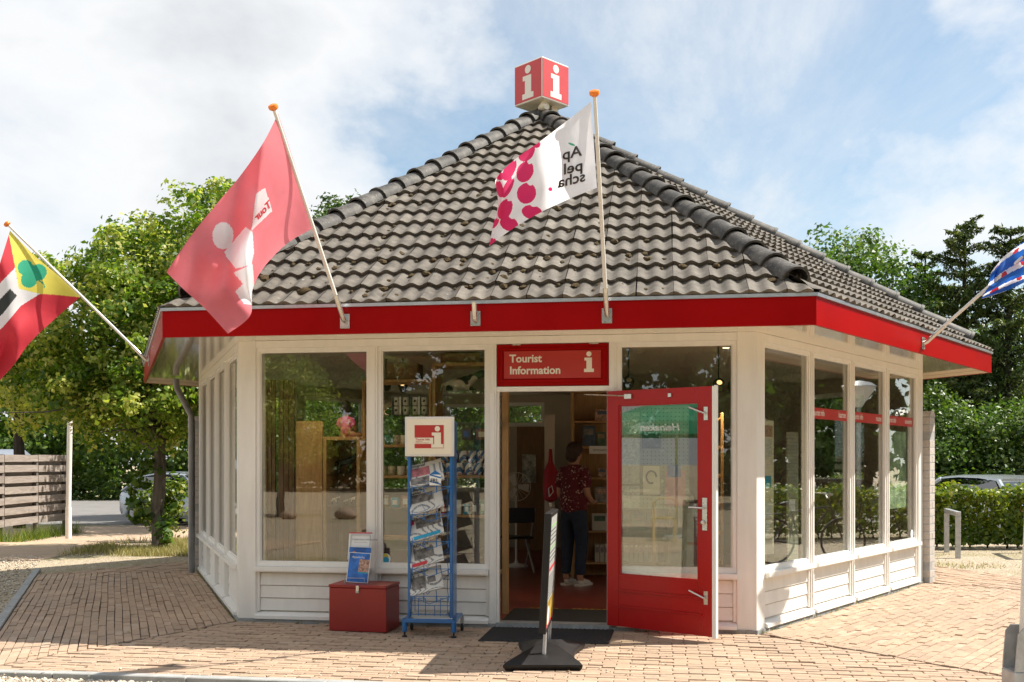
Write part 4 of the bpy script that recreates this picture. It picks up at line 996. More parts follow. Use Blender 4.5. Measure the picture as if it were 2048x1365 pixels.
for x in (.14, PL-.14):
    mb = MB(PSM); mb.tube([(x, 0, .06), (x, 0, .30)], .014, 10); mb.build('pole', M['galv'], ps, smooth=True)
mb = MB(PSM)
mb.bbox(0, .03, -.014, .038, .26, 1.13, .004); mb.bbox(PL-.03, PL, -.014, .038, .26, 1.13, .004); mb.bbox(.031, PL-.031, -.015, .037, 1.10, 1.13, .004); mb.bbox(.031, PL-.031, -.015, .037, .26, .29, .004); mb.build('sign_frame', M['black'], ps)
mb = MB(PSM); mb.box(.0305, PL-.0305, -.009, .030, .291, 1.099); bd = mb.build('poster', pm('poster_paper', (.46, .48, .46), .3, var=.06), ps)
for sgn, y in ((1, -.0105),):
    for k in range(9): 
        mb = MB(PSM); mb.box(.08, PL-.08-.1*random.random(), y, y+.001, 1.03-.032*k-.008, 1.03-.032*k); mb.build('text_line', PDK if k not in (0, 5) else pm('print_green', (.2, .5, .12), .5), bd)
    mb = MB(PSM); mb.box(.035, PL-.035, y-.0004, y+.0008, .70, .722); mb.build('red_line', PRD, bd)
    for k in range(8): mb = MB(PSM); mb.box(.08, PL-.08-.15*random.random(), y, y+.001, .66-.022*k-.006, .66-.022*k); mb.build('text_line', PDK, bd)
    mb = MB(PSM); mb.box(.035, PL-.035, y-.0002, y+.001, .31, .48); mb.build('photo_print', pm('print_food', (.32, .22, .04), .5, var=.7, scale=9), bd)
    mb = MB(PSM); mb.add([(.20+.1*math.cos(q*.314), y-.0015, .37+.07*math.sin(q*.314)) for q in range(20)], [tuple(range(20))]); mb.build('round_print', PWH, bd)
    mb = MB(PSM); mb.box(.035, PL-.035, y-.0006, y+.0012, .291, .312); mb.build('red_line', PRD, bd)
# ------------------------------------------------------------------ trees and plants
def leaves(name, pts, nrm, size, mat, parent=None, asp=.62, bias=.5, kind=None, rb=None):
    """one mesh of folded leaf-sized diamonds; pts (n,3), nrm (n,3) outward directions"""
    n = len(pts); d = RNG.normal(size=(n, 3)); d /= np.linalg.norm(d, axis=1)[:, None]
    nn = nrm*bias+d*(1-bias)*1.2+np.array([0, 0, .25]); nn /= np.linalg.norm(nn, axis=1)[:, None]
    t = RNG.normal(size=(n, 3)); t -= (t*nn).sum(1)[:, None]*nn; t /= np.linalg.norm(t, axis=1)[:, None]; b = np.cross(nn, t)
    s = size*(.45+.55*RNG.random(n)+.55*RNG.random(n)**3)[:, None]
    V = np.stack([pts-t*s*.5, pts+b*s*asp*.5+nn*s*.10, pts+t*s*.5-nn*s*.06, pts-b*s*asp*.5+nn*s*.10], 1).reshape(-1, 3)
    me = bpy.data.meshes.new(name); me.vertices.add(4*n); me.vertices.foreach_set('co', V.ravel()); me.loops.add(4*n); me.loops.foreach_set('vertex_index', np.arange(4*n)); me.polygons.add(n); me.polygons.foreach_set('loop_start', np.arange(n)*4)
    me.update(calc_edges=True); me.materials.append(mat); a = me.attributes.new('rnd', 'FLOAT', 'FACE')
    r = RNG.random(n) if rb is None else np.clip(rb+RNG.normal(size=n)*.18, 0, .999); a.data.foreach_set('value', r.astype(np.float32))
    o = link(name, me, parent, world=True) if parent else link(name, me)
    if kind: o['kind'] = kind
    return o
def crown_pts(blobs, n, clump=.32, per=70, hollow=.55):
    P = []; Nn = []; R = []
    vol = np.array([b[3]*b[4]+b[4]*b[5]+b[3]*b[5] for b in blobs]); vol = vol/vol.sum()
    for b, w in zip(blobs, vol):
        m = int(n*w); k = max(3, m//per)
        d = RNG.normal(size=(k, 3)); d /= np.linalg.norm(d, axis=1)[:, None]
        rr = hollow+(1.06-hollow)*RNG.random(k)**.6
        c = d*rr[:, None]*np.array(b[3:6]); cs = clump*(.6+.8*RNG.random(k)); cr = RNG.random(k)
        idx = RNG.integers(0, k, m); off = RNG.normal(size=(m, 3))*np.array([1, 1, .75]); off /= np.maximum(1, np.linalg.norm(off, axis=1)/1.7)[:, None]
        P.append(c[idx]+off*cs[idx][:, None]*.75+np.array(b[:3])); q = c[idx]/np.array(b[3:6])+off*.7; Nn.append(q/np.linalg.norm(q, axis=1)[:, None]); R.append(cr[idx])
    return np.concatenate(P), np.concatenate(Nn), np.concatenate(R)
def limb(mb, a, b, r0, r1, wob=.12, n=5):
    a, b = Vector(a), Vector(b); L_ = (b-a).length
    pts = [a+(b-a)*(k/n)+Vector((random.gauss(0, 1), random.gauss(0, 1), random.gauss(0, .5)))*wob*L_*.25*math.sin(math.pi*k/n) for k in range(n+1)]
    mb.tube(pts, [r0+(r1-r0)*k/n for k in range(n+1)], 8); return pts
def tree(name, label, base, blobs, nleaf, size, leafm, barkm, tr, group=None, fork=1.6, clump=.32, cat='tree', bias=.5, per=70, hollow=.55, asp=.62):
    """blobs relative to the base"""
    base = Vector(base); o = empty(name, base, 0, label, cat, group)
    mb = MB(); top = max(b[2] for b in blobs); main = max(blobs, key=lambda b: b[3]*b[5])
    pts = limb(mb, base-Vector((0, 0, .1)), base+Vector((main[0]*.25, main[1]*.25, fork)), tr, tr*.75, .05)
    f = pts[-1]
    for b in blobs:
        e = base+Vector(b[:3])+Vector((0, 0, b[5]*.3)); p2 = limb(mb, f-Vector((0, 0, .15)), e, tr*.6, tr*.12, .2, 6)
        for k in range(4):
            q = p2[random.randint(2, 5)]; d = Vector((random.gauss(0, 1)*b[3], random.gauss(0, 1)*b[4], random.gauss(.2, .6)*b[5]))*.5; limb(mb, q, q+d, tr*.18, tr*.05, .2, 3)
    mb.build('trunk', barkm, o, world=True, smooth=True)
    P, Nn, R = crown_pts([tuple(np.array(b[:3])+np.array(base))+tuple(b[3:6]) for b in blobs], nleaf, clump, per, hollow)
    leaves('crown', P, Nn, size, leafm, o, bias=bias, rb=R, asp=asp); return o
# linden with yellow bracts beside the kiosk
lt = tree('linden_tree', 'sunlit yellow-green linden with thin trunk left of the kiosk', (-6.07, 17.4, -.03),
     [(0, 0, 3.7, 1.75, 1.7, 1.9), (.85, .1, 4.95, .85, .9, 1.35), (-1.25, -.2, 3.6, 1.15, 1.2, 1.45), (-.2, -.2, 2.65, 1.75, 1.5, .75), (1.05, .2, 3.2, 1.0, 1.1, 1.2), (-.55, .2, 4.75, .8, .9, .9), (-2.15, .1, 2.9, .8, .8, .9)], 64000, .105, M['linden'], M['bark'], .125, fork=1.9, clump=.20, per=85, hollow=.36)
# sprouts on the trunk
P, Nn, R = crown_pts([(-6.40, 17.3, 1.05, .16, .15, .30), (-6.42, 17.3, .62, .22, .15, .22), (-5.95, 17.25, .18, .18, .15, .25), (-6.25, 17.3, 1.4, .22, .15, .1), (-5.9, 17.3, .55, .10, .1, .3)], 330, .08, 12, .2); leaves('trunk_sprouts', P, Nn, .14, M['decid'], lt, rb=R, asp=.8, kind='stuff')
tree('broad_tree', 'mid-green tree rising behind the red flag', (-7.6, 27, -.28), [(0, 0, 5.2, 2.4, 2.4, 2.8), (.5, 0, 7.6, 1.3, 1.4, 1.6), (-1.2, 0, 6.6, 1.3, 1.3, 1.4)], 26000, .17, M['decid'], M['barkd'], .2, 'trees behind the kiosk', 2.5, .4)
tree('broad_tree', 'dark green treetop showing over the left roof slope', (-5.3, 33, -.28), [(0, 0, 7.0, 2.3, 2.3, 2.8), (-.2, 0, 8.9, 1.25, 1.3, 1.35)], 20000, .18, M['darkleaf'], M['barkd'], .22, 'trees behind the kiosk', 3.5, .4)
tree('broad_tree', 'tall tree with dark bare trunk behind the plank fence', (-13.15, 27, -.28), [(0, 0, 4.4, 1.9, 1.8, .85), (-2.0, 0, 4.2, 1.5, 1.5, .8), (1.3, 0, 4.0, 1.2, 1.3, .7)], 12000, .16, M['decid'], M['barkd'], .17, 'trees behind the kiosk', 3.4, .36)
for k, (px, d, zt, rx, lab) in enumerate([(1612, 31, 8.4, 1.0, 'small treetop just above the right roof edge'), (1650, 32, 8.9, 1.35, 'rounded green tree first beyond the right roof edge'), (1715, 33, 9.2, 1.5, 'green tree second beyond the right roof edge'), (1785, 31, 8.3, 1.5, 'lighter green tree left of the conifers')]):
    X = (px-1024)/FPX*d
    tree('broad_tree', lab, (X, d, -.28), [(0, 0, zt-1.2, rx*.75, rx*.8, 1.25), (.2, 0, zt-2.8, rx*1.15, rx*1.1, 1.7), (-.3, -.2, zt-4.8, rx*1.4, rx*1.2, 1.9), (.3, -.3, zt-6.6, rx*1.5, rx*1.3, 1.8)], 15000, .17, M['decid'], M['barkd'], .18, 'trees right of the kiosk', 2.5, .36)
def conifer(label, base, hgt, rad, n, tiers=22):
    base = Vector(base); o = empty('conifer_tree', base, 0, label, 'tree', 'conifers right of the kiosk')
    mb = MB(); mb.tube([base, base+Vector((0, 0, hgt*.5)), base+Vector((.1, 0, hgt*.98))], [.2, .12, .02], 8)
    P = []; Nn = []; R = []
    for t in range(tiers):
        z = hgt*(.10+.9*t/tiers); r = rad*(1-(t/tiers))**.55+.10
        for q in range(random.randint(5, 8)):
            a = random.random()*6.283; ln = r*random.uniform(.6, 1.2); dr = Vector((math.cos(a), math.sin(a), 0)); s = base+Vector((0, 0, z)); rise = random.uniform(.25, .75)
            pts = [s+dr*ln*u+Vector((0, 0, ln*(rise*u*1.4-.25*u*u))) for u in (0, .25, .5, .75, 1)]; mb.tube(pts, [.03, .024, .018, .012, .004], 5)
            m = int(n*ln/(rad*tiers*4.0)); u = RNG.random(m)**.8; pc = np.array([tuple(catmull([np.array(p) for p in pts], float(x))) for x in u]); sp = RNG.normal(size=(m, 3))*np.array([.11, .11, .075])*(1.35-u)[:, None]*(ln*.8)**.5; sp[:, 2] -= .05
            P.append(pc+sp); k = sp+np.array([0, 0, .05]); Nn.append(k/np.linalg.norm(k, axis=1)[:, None]); R.append(np.full(m, random.random()*.7)+u*.25)
    mb.build('trunk', M['barkd'], o, world=True, smooth=True); leaves('crown', np.concatenate(P), np.concatenate(Nn), .17, M['needle'], o, asp=.32, bias=.35, rb=np.concatenate(R))
conifer('tall dark conifer with upswept branches, tallest at right', ((1925-1024)/FPX*30, 30, -.28), 9.1, 1.9, 24000)
conifer('dark conifer with spiky top at the right picture edge', ((2015-1024)/FPX*29, 29, -.28), 8.7, 1.9, 24000)
conifer('slim dark conifer left of the tall conifers', ((1845-1024)/FPX*32, 32, -.28), 8.6, 1.3, 14000)
for k, (px, d, zt, r, mt_, lab) in enumerate([(1880, 26.5, 3.0, 1.5, 'decid', 'round green bush behind the parked silver car'), (1985, 26.5, 3.6, 1.8, 'decid', 'large green bush under the conifers at right'), (2080, 26, 3.2, 1.7, 'darkleaf', 'dark bush at the right picture edge'), (1810, 27.5, 4.2, 1.7, 'darkleaf', 'dark tall bush right behind the kiosk wall')]):
    X = (px-1024)/FPX*d
    tree('bush', lab, (X, d, -.28), [(0, 0, zt*.42, r, r*.9, zt*.45), (.3*r, 0, zt*.66, r*.7, r*.7, zt*.34), (-.5*r, 0, zt*.55, r*.7, r*.7, zt*.34)], 11000, .13, M[mt_], M['barkd'], .09, 'bushes right of the kiosk', .6, .26, 'bush')
for px, zt, r, mt_, lab in ((640, 4.6, 2.0, 'decid', 'leafy bush seen through the shop from its rear left window'), (880, 5.2, 2.2, 'darkleaf', 'dark bush seen through the shop behind its middle rear window'), (1050, 5.0, 2.0, 'decid', 'green bush above the inner brown door behind the shop')):
    tree('bush', lab, ((px-1024)/FPX*22.5, 22.5, -.25), [(0, 0, zt*.42, r, r*.6, zt*.45), (.4*r, 0, zt*.7, r*.7, r*.6, zt*.3), (-.5*r, 0, zt*.62, r*.7, r*.6, zt*.34)], 9000, .13, M[mt_], M['barkd'], .1, 'bushes behind the shop', .7, .28, 'bush')
def hedge(label, x0, x1, y0, y1, h, n, size, z=0.0, name='hedge', mat='hedge'):
    o = empty(name, ((x0+x1)/2, (y0+y1)/2, z), 0, label, 'hedge'); m = int(n)
    P = RNG.random((m, 3)); f = RNG.random(m); lx, ly = x1-x0, y1-y0
    wall = f < .62; top = f > .80
    P[:, 0] = x0+lx*P[:, 0]; Pn = np.zeros((m, 3))
    y = y0+ly*P[:, 1]; zz = z+.06+(h-.06)*P[:, 2]
    y[wall] = y0+np.abs(RNG.normal(size=wall.sum()))*.09; Pn[wall] = (0, -1, .2); zz[top] = z+h+RNG.normal(size=top.sum())*.05+.05*np.sin(P[top, 0]*5)+.04*np.sin(P[top, 0]*13); Pn[top] = (0, -.2, 1)
    P = np.stack([P[:, 0], y+.05*np.sin(P[:, 0]*7+zz*4), zz], 1); r = np.clip((zz-z)/h, 0, 1)*.55+RNG.random(m)*.25  # leaf tone turns yellower towards the top: sunlight put into the colour
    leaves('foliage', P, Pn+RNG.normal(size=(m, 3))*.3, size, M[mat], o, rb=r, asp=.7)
    mb = MB(); x = x0+.15
    while x < x1:
        yb = (y0+y1)/2+random.gauss(0, .08); limb(mb, (x, yb, z-.05), (x+random.gauss(0, .1), yb+random.gauss(0, .1), z+h*.9), .018, .006, .1, 4); x += .28
    mb.build('stems', M['barkd'], o, world=True)['kind'] = 'stuff'
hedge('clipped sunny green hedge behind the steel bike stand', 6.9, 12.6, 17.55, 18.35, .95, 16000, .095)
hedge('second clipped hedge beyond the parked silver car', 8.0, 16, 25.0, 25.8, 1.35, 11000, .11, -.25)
tree('shrub', 'bushy green shrub between linden trunk and kiosk pier', (-6.78, 19.6, -.05), [(0, 0, .62, .5, .45, .5), (.15, 0, .95, .3, .3, .3), (-.2, 0, .85, .3, .3, .3)], 2600, .10, M['hedge'], M['barkd'], .04, None, .3, .12, 'shrub', per=25, hollow=.2)
# far woods: masses of leaves across the road, and beyond
def woods(name, label, x0, x1, y0, y1, h0, h1, n, mat, size=.3):
    k = int((x1-x0)/1.4); B = []
    for i in range(k):
        x = x0+(x1-x0)*(i+random.random())/k; h = random.uniform(h0, h1); B.append((x, random.uniform(y0, y1), h*.45-.25, 2.0, 1.6, h*.55))
    P, Nn, R = crown_pts(B, n, .55, 60, .45); o = leaves(name, P, Nn, size, mat, kind='stuff', rb=R); tag(o, label, 'wood')
woods('woodland', 'dark green wood across the road at left', -34, -3, 47.5, 51, 5.5, 8.5, 46000, M['decid'])
woods('woodland', 'back rows of the wood across the road at left', -44, 2, 54, 60, 7, 9.5, 34000, M['darkleaf'], .55)
woods('woodland', 'dark wood closing the view behind the right hedge', 4, 40, 36, 41, 6.0, 8.5, 42000, M['decid'])
P = RNG.random((9000, 3))*np.array([34, 1.4, 1]); P = P*1.0+np.array([-36, 46.3, -.25]); P[:, 2] = -.25+RNG.random(9000)**1.6*.9
tag(leaves('ground_cover', P, np.tile([0, -.3, 1.0], (9000, 1)), .2, M['darkleaf'], kind='stuff'), 'low green ground cover along the far road verge', 'ground cover')
# dry grass round the linden and along the fence
def grass(name, label, pts, h, mat):
    n = len(pts); a = RNG.random(n)*6.283; hh = h*(.4+.8*RNG.random(n)); le = RNG.normal(size=(n, 2))*.35*hh[:, None]; w = .006
    V = np.stack([np.stack([pts[:, 0]-w*np.cos(a), pts[:, 1]-w*np.sin(a), pts[:, 2]], 1), np.stack([pts[:, 0]+w*np.cos(a), pts[:, 1]+w*np.sin(a), pts[:, 2]], 1), np.stack([pts[:, 0]+le[:, 0], pts[:, 1]+le[:, 1], pts[:, 2]+hh], 1)], 1).reshape(-1, 3)
    me = bpy.data.meshes.new(name); me.from_pydata(V.tolist(), [], np.arange(3*n).reshape(-1, 3).tolist()); me.materials.append(mat); at_ = me.attributes.new('rnd', 'FLOAT', 'FACE'); at_.data.foreach_set('value', RNG.random(n).astype(np.float32)); me.update()
    tag(link(name, me), label, 'grass', kind='stuff')
n = 16000; q = RNG.random((n, 2)); gx = -7.4+2.6*q[:, 0]; gy = 16.3+3.2*q[:, 1]; keep = (np.sin(gx*3)+np.sin(gy*2.3+gx)+RNG.normal(size=n)*.7) > -.2
grass('dry_grass', 'dry yellow grass round the linden trunk', np.stack([gx, gy, np.full(n, -.03)], 1)[keep], .13, M['grassb'])
n = 1300; t = RNG.random(n); grass('weeds', 'green weeds along the foot of the plank fence', np.stack([-10.9+RNG.normal(size=n)*.14, 20.6+4.6*t, np.array([gz(0, 20.6+4.6*x) for x in t])-.02], 1), .34, M['hedge'])
n = 7000; q = RNG.random((n, 2)); gx = 6.0+7*q[:, 0]; gy = 14.4+3.0*q[:, 1]; keep = (np.sin(gx*2.2)+np.sin(gy*3.1)+RNG.normal(size=n)*.6) > .9
grass('dry_grass', 'sparse dry grass tufts on the gravel before the hedge', np.stack([gx, gy, np.full(n, -.03)], 1)[keep], .05, M['grassb'])
# loose pebbles at the lower left and on the paving
def pebbles(name, label, P, s):
    n = len(P); base = np.array([(1, 0, 0), (-1, 0, 0), (0, 1, 0), (0, -1, 0), (0, 0, .7), (0, 0, -.7)], float); F8 = np.array([(0, 2, 4), (2, 1, 4), (1, 3, 4), (3, 0, 4), (2, 0, 5), (1, 2, 5), (3, 1, 5), (0, 3, 5)])
    sc = (s*(.5+RNG.random((n, 1))))[:, :, None]; J = base[None]*(.7+.6*RNG.random((n, 6, 1))); a = RNG.random(n)*6.28; ca, sa = np.cos(a)[:, None], np.sin(a)[:, None]
    V = J*sc; V = np.stack([V[:, :, 0]*ca-V[:, :, 1]*sa, V[:, :, 0]*sa+V[:, :, 1]*ca, V[:, :, 2]], 2)+P[:, None, :]
    Fc = (F8[None]+6*np.arange(n)[:, None, None]).reshape(-1, 3); me = bpy.data.meshes.new(name); me.from_pydata(V.reshape(-1, 3).tolist(), [], Fc.tolist())
    me.polygons.foreach_set('use_smooth', [True]*len(me.polygons)); at_ = me.attributes.new('rnd', 'FLOAT', 'FACE'); at_.data.foreach_set('value', np.repeat(RNG.random(n), 8).astype(np.float32)); me.materials.append(PEB); me.update(); tag(link(name, me), label, 'gravel', kind='stuff')
m_, nt, b = principled('pebble'); nt.links.new(nramp(nt, rnd(nt), [(0, (.26, .20, .14)), (.5, (.45, .38, .29)), (1, (.68, .63, .54))]), b.inputs['Base Color']); b.inputs['Roughness'].default_value = .8; PEB = m_
n = 9000; q = RNG.random((n, 2)); gx = -4.6+3.6*q[:, 0]; gy = 6.55+.75*q[:, 1]; dist = np.array([(Vector((x, y))-CORN[0]).dot(nout(0)) for x, y in zip(gx, gy)])
P = np.stack([gx, gy, np.where(dist > 2.49, -.022, -.03)], 1)[dist > 2.50]; pebbles('gravel', 'pale pebbles before the front kerb', P, .011)
n = 9000; q = RNG.random((n, 2)); gx = -8.5+5*q[:, 0]; gy = 7.5+9*q[:, 1]; P = []
for x, y in zip(gx, gy):
    if (Vector((x, y))-CORN[5]).dot(nout(5)) > 2.14: P.append((x, y, -.024))
pebbles('gravel', 'gravel left of the brick apron', np.array(P), .014)
n = 260; q = RNG.random((n, 2)); P = np.stack([-3.8+5*q[:, 0], 7.05+1.4*q[:, 1]**2, np.full(n, .004)], 1); pebbles('gravel', 'stray pebbles scattered on the brick paving', P, .007)
# ------------------------------------------------------------------ fence, posts, stands, cars
fn = empty('plank_fence', (-11.05, 23, 0), 0, 'weathered grey plank fence with overlapping horizontal boards', 'fence')
WOODG = woodmat('weathered_wood', (.19, .155, .135), (.33, .285, .25), 2, .85, (.12, .12, 1)); WOODG2 = woodmat('weathered_wood_dark', (.075, .06, .05), (.13, .11, .09), 2, .85, (.12, .12, 1))
FA, FB = Vector((-11.15, 19.0)), Vector((-11.02, 25.0)); fm = frame((FA.x, FA.y, 0), math.atan2(FB.y-FA.y, FB.x-FA.x)); fl = (FB-FA).length; sec = fl/4
for k in range(5):
    mb = MB(fm); x = min(max(k*sec, .04), fl-.04); zg = gz(0, 19+x); mb.bbox(x-.045, x+.045, -.03, .06, zg-.2, 1.66); mb.build('post', WOODG2, fn, world=True)
for k in range(4):
    for r in range(7):
        z = 1.67-.17-.235*r; zz = z+random.gauss(0, .008); zg = gz(0, 19+k*sec)
        if z < zg: continue
        mb = MB(fm); mb.add([(k*sec+.01, -.052, zz), ((k+1)*sec-.01, -.052, zz+random.gauss(0, .012)), ((k+1)*sec-.01, -.052, zz+.155), (k*sec+.01, -.052, zz+.155), (k*sec+.01, -.031, zz), ((k+1)*sec-.01, -.031, zz), ((k+1)*sec-.01, -.031, zz+.155), (k*sec+.01, -.031, zz+.155)], [(0,1,2,3), (7,6,5,4), (4,5,1,0), (3,2,6,7), (0,3,7,4), (1,5,6,2)]); mb.build('board', WOODG, fn, world=True)
        if r < 6: mb = MB(fm); mb.bbox(k*sec+.02, (k+1)*sec-.02, .064, .082, z-.115, z+.03, .003); mb.build('back_board', WOODG, fn, world=True)
p = gnd(137, 1068); lp = empty('metal_post', p, 0, 'plain pinkish white metal post at the end of the plank fence', 'post')
mb = MB(); mb.tube([(0, 0, -.1), (0, 0, .55)], .062, 14); mb.build('post_base', M['polewhite'], lp, smooth=True); mb = MB(); mb.tube([(0, 0, .551), (.06, 0, 4.2)], .052, 14); mb.build('post_shaft', M['polewhite'], lp, smooth=True)
mb = MB(); mb.tube([(.0, 0, 4.2), (.0, 0, 4.24)], .058, 14); mb.build('post_cap', M['galv'], lp, smooth=True)
def stand(label, a, b, h=.74):
    o = empty('bike_stand', ((a.x+b.x)/2, (a.y+b.y)/2, -.03), 0, label, 'bike stand', 'steel bike stands before the hedge'); d = (b-a); L_ = d.length; F = frame((a.x, a.y, -.03), math.atan2(d.y, d.x)); w = .038
    for x in (0, L_): mb = MB(F); mb.bbox(x-w, x+w, -w, w, -.05, h-2*w, .006); mb.build('leg', M['galv'], o, world=True)
    mb = MB(F); mb.bbox(-w, L_+w, -w, w, h-2*w+.001, h, .006); mb.build('top_bar', M['galv'], o, world=True)
a_, b_ = gnd(1893, 1105, -.03), gnd(1916, 1117, -.03); stand('square steel bike stand before the hedge beside the brick pier', b_, a_)
sh = Vector((1.13, -.45, 0)); stand('square steel bike stand at the right picture edge', b_+sh+Vector((.15, .3, 0)), a_+sh+Vector((.15, .3, 0)))
# tall hinged flagpole at the right edge
p = Vector((3.30, 6.52, 0)); fp = empty('flag_mast', p, 0, 'tall white mast in a grey steel foot at the right edge', 'mast')
mb = MB(); mb.tube([(.045, 0, .02), (.06, 0, .8), (.13, 0, 2.5), (.30, 0, 7)], [.085, .068, .062, .035], 18); mb.build('mast_pole', M['polewhite'], fp, smooth=True)
mb = MB(); mb.bbox(-.105, .16, -.09, .09, -.05, .16, .008); mb.build('mast_foot', M['galv'], fp)
for y in (-.088, .076):
    mb = MB(); mb.plate([(-.10, .161), (.12, .161), (.12, .42), (.06, .44), (-.045, .44), (-.08, .40)], y, y+.012); mb.build('hinge_plate', M['galv'], fp)
def car(label, loc, rz, col, name='parked_car'):
    o = empty(name, loc, rz, label, 'car', 'parked cars'); pnt = pm('car_paint_'+str(round(col[0], 3)), col, .25, .6, var=.03, coat=.6); gl = glass('car_glass', .18, (.10, .12, .12)); dk = M['rubber']
    def loft(secs, close=True):
        vs = []; fs = []; n = len(secs[0])
        for s in secs: vs += s
        for i in range(len(secs)-1):
            for k in range(n): fs.append((i*n+k, i*n+(k+1) % n, (i+1)*n+(k+1) % n, (i+1)*n+k))
        fs += [tuple(range(n-1, -1, -1)), tuple((len(secs)-1)*n+k for k in range(n))]; return vs, fs
    def sec(y, hw, z0, z1, r=.12):
        return [(-hw+r*.4, y, z0), (hw-r*.4, y, z0), (hw, y, z0+r), (hw, y, z1-r*1.2), (hw-r*.5, y, z1-r*.3), (hw-r*1.6, y, z1), (-hw+r*1.6, y, z1), (-hw+r*.5, y, z1-r*.3), (-hw, y, z1-r*1.2), (-hw, y, z0+r)]
    mb = MB(); mb.add(*loft([sec(-2.12, .70, .30, .58), sec(-2.05, .80, .22, .72), sec(-1.5, .85, .20, .84), sec(-.6, .86, .20, .92), (sec(.8, .86, .20, .93)), sec(1.7, .84, .22, .95), sec(2.05, .80, .26, .92), sec(2.15, .72, .34, .75)])); mb.build('body', pnt, o, smooth=True)
    def rsec(y, hw, z): return [(-hw, y, z), (hw, y, z), (hw*.98, y, z+.025), (hw*.8, y, z+.055), (-hw*.8, y, z+.055), (-hw*.98, y, z+.025)]
    mb = MB(); mb.add(*loft([rsec(-.28, .60, 1.36), rsec(.3, .64, 1.40), rsec(.9, .63, 1.39), rsec(1.42, .58, 1.33)])); mb.build('roof', pnt, o, smooth=True)
    B = [(-.78, -1.05, .90), (.78, -1.05, .90), (.78, 1.95, .93), (-.78, 1.95, .93)]; T = [(-.60, -.26, 1.362), (.60, -.26, 1.362), (.58, 1.42, 1.335), (-.58, 1.42, 1.335)]
    names = ('windscreen', 'side_window', 'rear_window', 'side_window')
    for k in range(4):
        a, b, c, d = (Vector(B[k]), Vector(B[(k+1) % 4]), Vector(T[(k+1) % 4]), Vector(T[k])); mb = MB(); u = .06
        q = [a+(b-a)*u, b-(b-a)*u, c-(c-d)*u, d+(c-d)*u]; nn = (b-a).cross(d-a).normalized()*.012; mb.add([*q, *[v-nn for v in q]], [(0,1,2,3), (7,6,5,4), (0,4,5,1), (1,5,6,2), (2,6,7,3), (3,7,4,0)]); mb.build(names[k], gl, o)
        mb = MB(); mb.tube([a, d], .05, 6); mb.build('pillar', pnt, o)
    for x in (-.78, .78):
        for y in (-1.35, 1.35):
            mb = MB(Matrix.Translation((x, y, .31)) @ Matrix.Rotation(math.pi/2, 4, 'Y')); mb.lathe([(.26, -.10), (.31, -.09), (.315, 0), (.31, .09), (.26, .10)], (0, 0, 0), 20); wh = mb.build('wheel', dk, o, smooth=True); mb = MB(Matrix.Translation((x, y, .31)) @ Matrix.Rotation(math.pi/2, 4, 'Y')); mb.lathe([(.20, -.105), (.21, .105)], (0, 0, 0), 16); mb.build('rim', M['galv'], wh, smooth=True)
        mb = MB(); mb.ball((x*.78, -2.06, .60), (.16, .05, .07), 10, 6); mb.build('headlight', gl, o, smooth=True); mb = MB(); mb.ball((x*.85, 2.08, .78), (.12, .05, .09), 10, 6); mb.build('tail_light', PRD, o, smooth=True)
        mb = MB(); mb.ball((x*1.14, -.75, .98), (.09, .05, .06), 10, 6); mb.build('wing_mirror', pnt, o, smooth=True)
    return o
car('pale silver car behind the clipped hedge at right', ((1950-1024)/FPX*21.9, 22.0, -.23), math.radians(196), (.50, .55, .58))
car('pale blue-grey car half hidden behind the shrub at left', ((385-1024)/FPX*29, 29, -.27), math.radians(62), (.42, .48, .54))
car('dark blue car behind the pale car at left', ((395-1024)/FPX*33.5, 33.5, -.27), math.radians(75), (.10, .13, .18))
# low shed roof beyond the fence
sd = empty('shed', (-24.0, 44, -.25), 0, 'low shed with blue-grey roof beyond the plank fence', 'shed')
mb = MB(); mb.box(-2.6, 2.0, -1, 3, 0, 1.45); mb.build('wall', M['plaster'], sd); mb = MB(); mb.add([(-2.9, -1.3, 1.40), (2.3, -1.3, 1.40), (2.3, 1, 2.30), (-2.9, 1, 2.30), (2.3, 3.3, 1.40), (-2.9, 3.3, 1.40)], [(0, 1, 2, 3), (3, 2, 4, 5), (0, 3, 5), (1, 4, 2), (0, 5, 4, 1)]); mb.build('roof', pm('slate_roof', (.22, .25, .30), .6), sd)
# ------------------------------------------------------------------ inside the kiosk
A0 = ang(0)
def pane_print(i, k, x0, x1, z0, z1, mat, name='sticker', y=.0495):
    mb = MB(FR[i]); mb.box(x0, x1, y, y+.001, z0, z1); return kb(mb, name, mat, panes[(i, k)][0])
bsr = bays[1]
for k, word in ((1, 'kaarten'), (2, 'routes'), (3, 'souvenirs')):
    a, b = bsr[k]+.07, bsr[k+1]-.07; pane_print(1, k, a+.004, b-.004, 1.925, 2.035, M['redsign'], 'sticker_band')
    mb = MB(FR[1]); put_text(mb, text2d('tourist info', .085, bold=.001, ax=.8), a+.03, 1.958, .0485); kb(mb, 'lettering', M['signwhite'], panes[(1, k)][0])
    mb = MB(FR[1]); put_text(mb, text2d(word, .085, 'RIGHT', bold=.001, ax=.8), b-.04, 1.958, .0485); kb(mb, 'lettering', M['signwhite'], panes[(1, k)][0])
def disc(i, k, x, z, r, mat, rx=1.0, y=.0492):
    mb = MB(FR[i]); mb.add([(x+r*rx*math.cos(t*.314), y, z+r*math.sin(t*.314)) for t in range(20)], [tuple(range(20))]); kb(mb, 'sticker', mat, panes[(i, k)][0])
disc(0, 1, 1.41, .60, .052, PWH); disc(0, 1, 1.40, .61, .042, FYEL, y=.0488); disc(0, 1, 1.415, .59, .03, PCY, y=.0484); disc(1, 3, SIDE-.27, .62, .05, PWH)
pane_print(1, 3, bsr[3]+.10, bsr[4]-.28, .95, 1.86, pm('map_print', (.42, .55, .36), .6, var=.55, scale=7), 'map', .062)
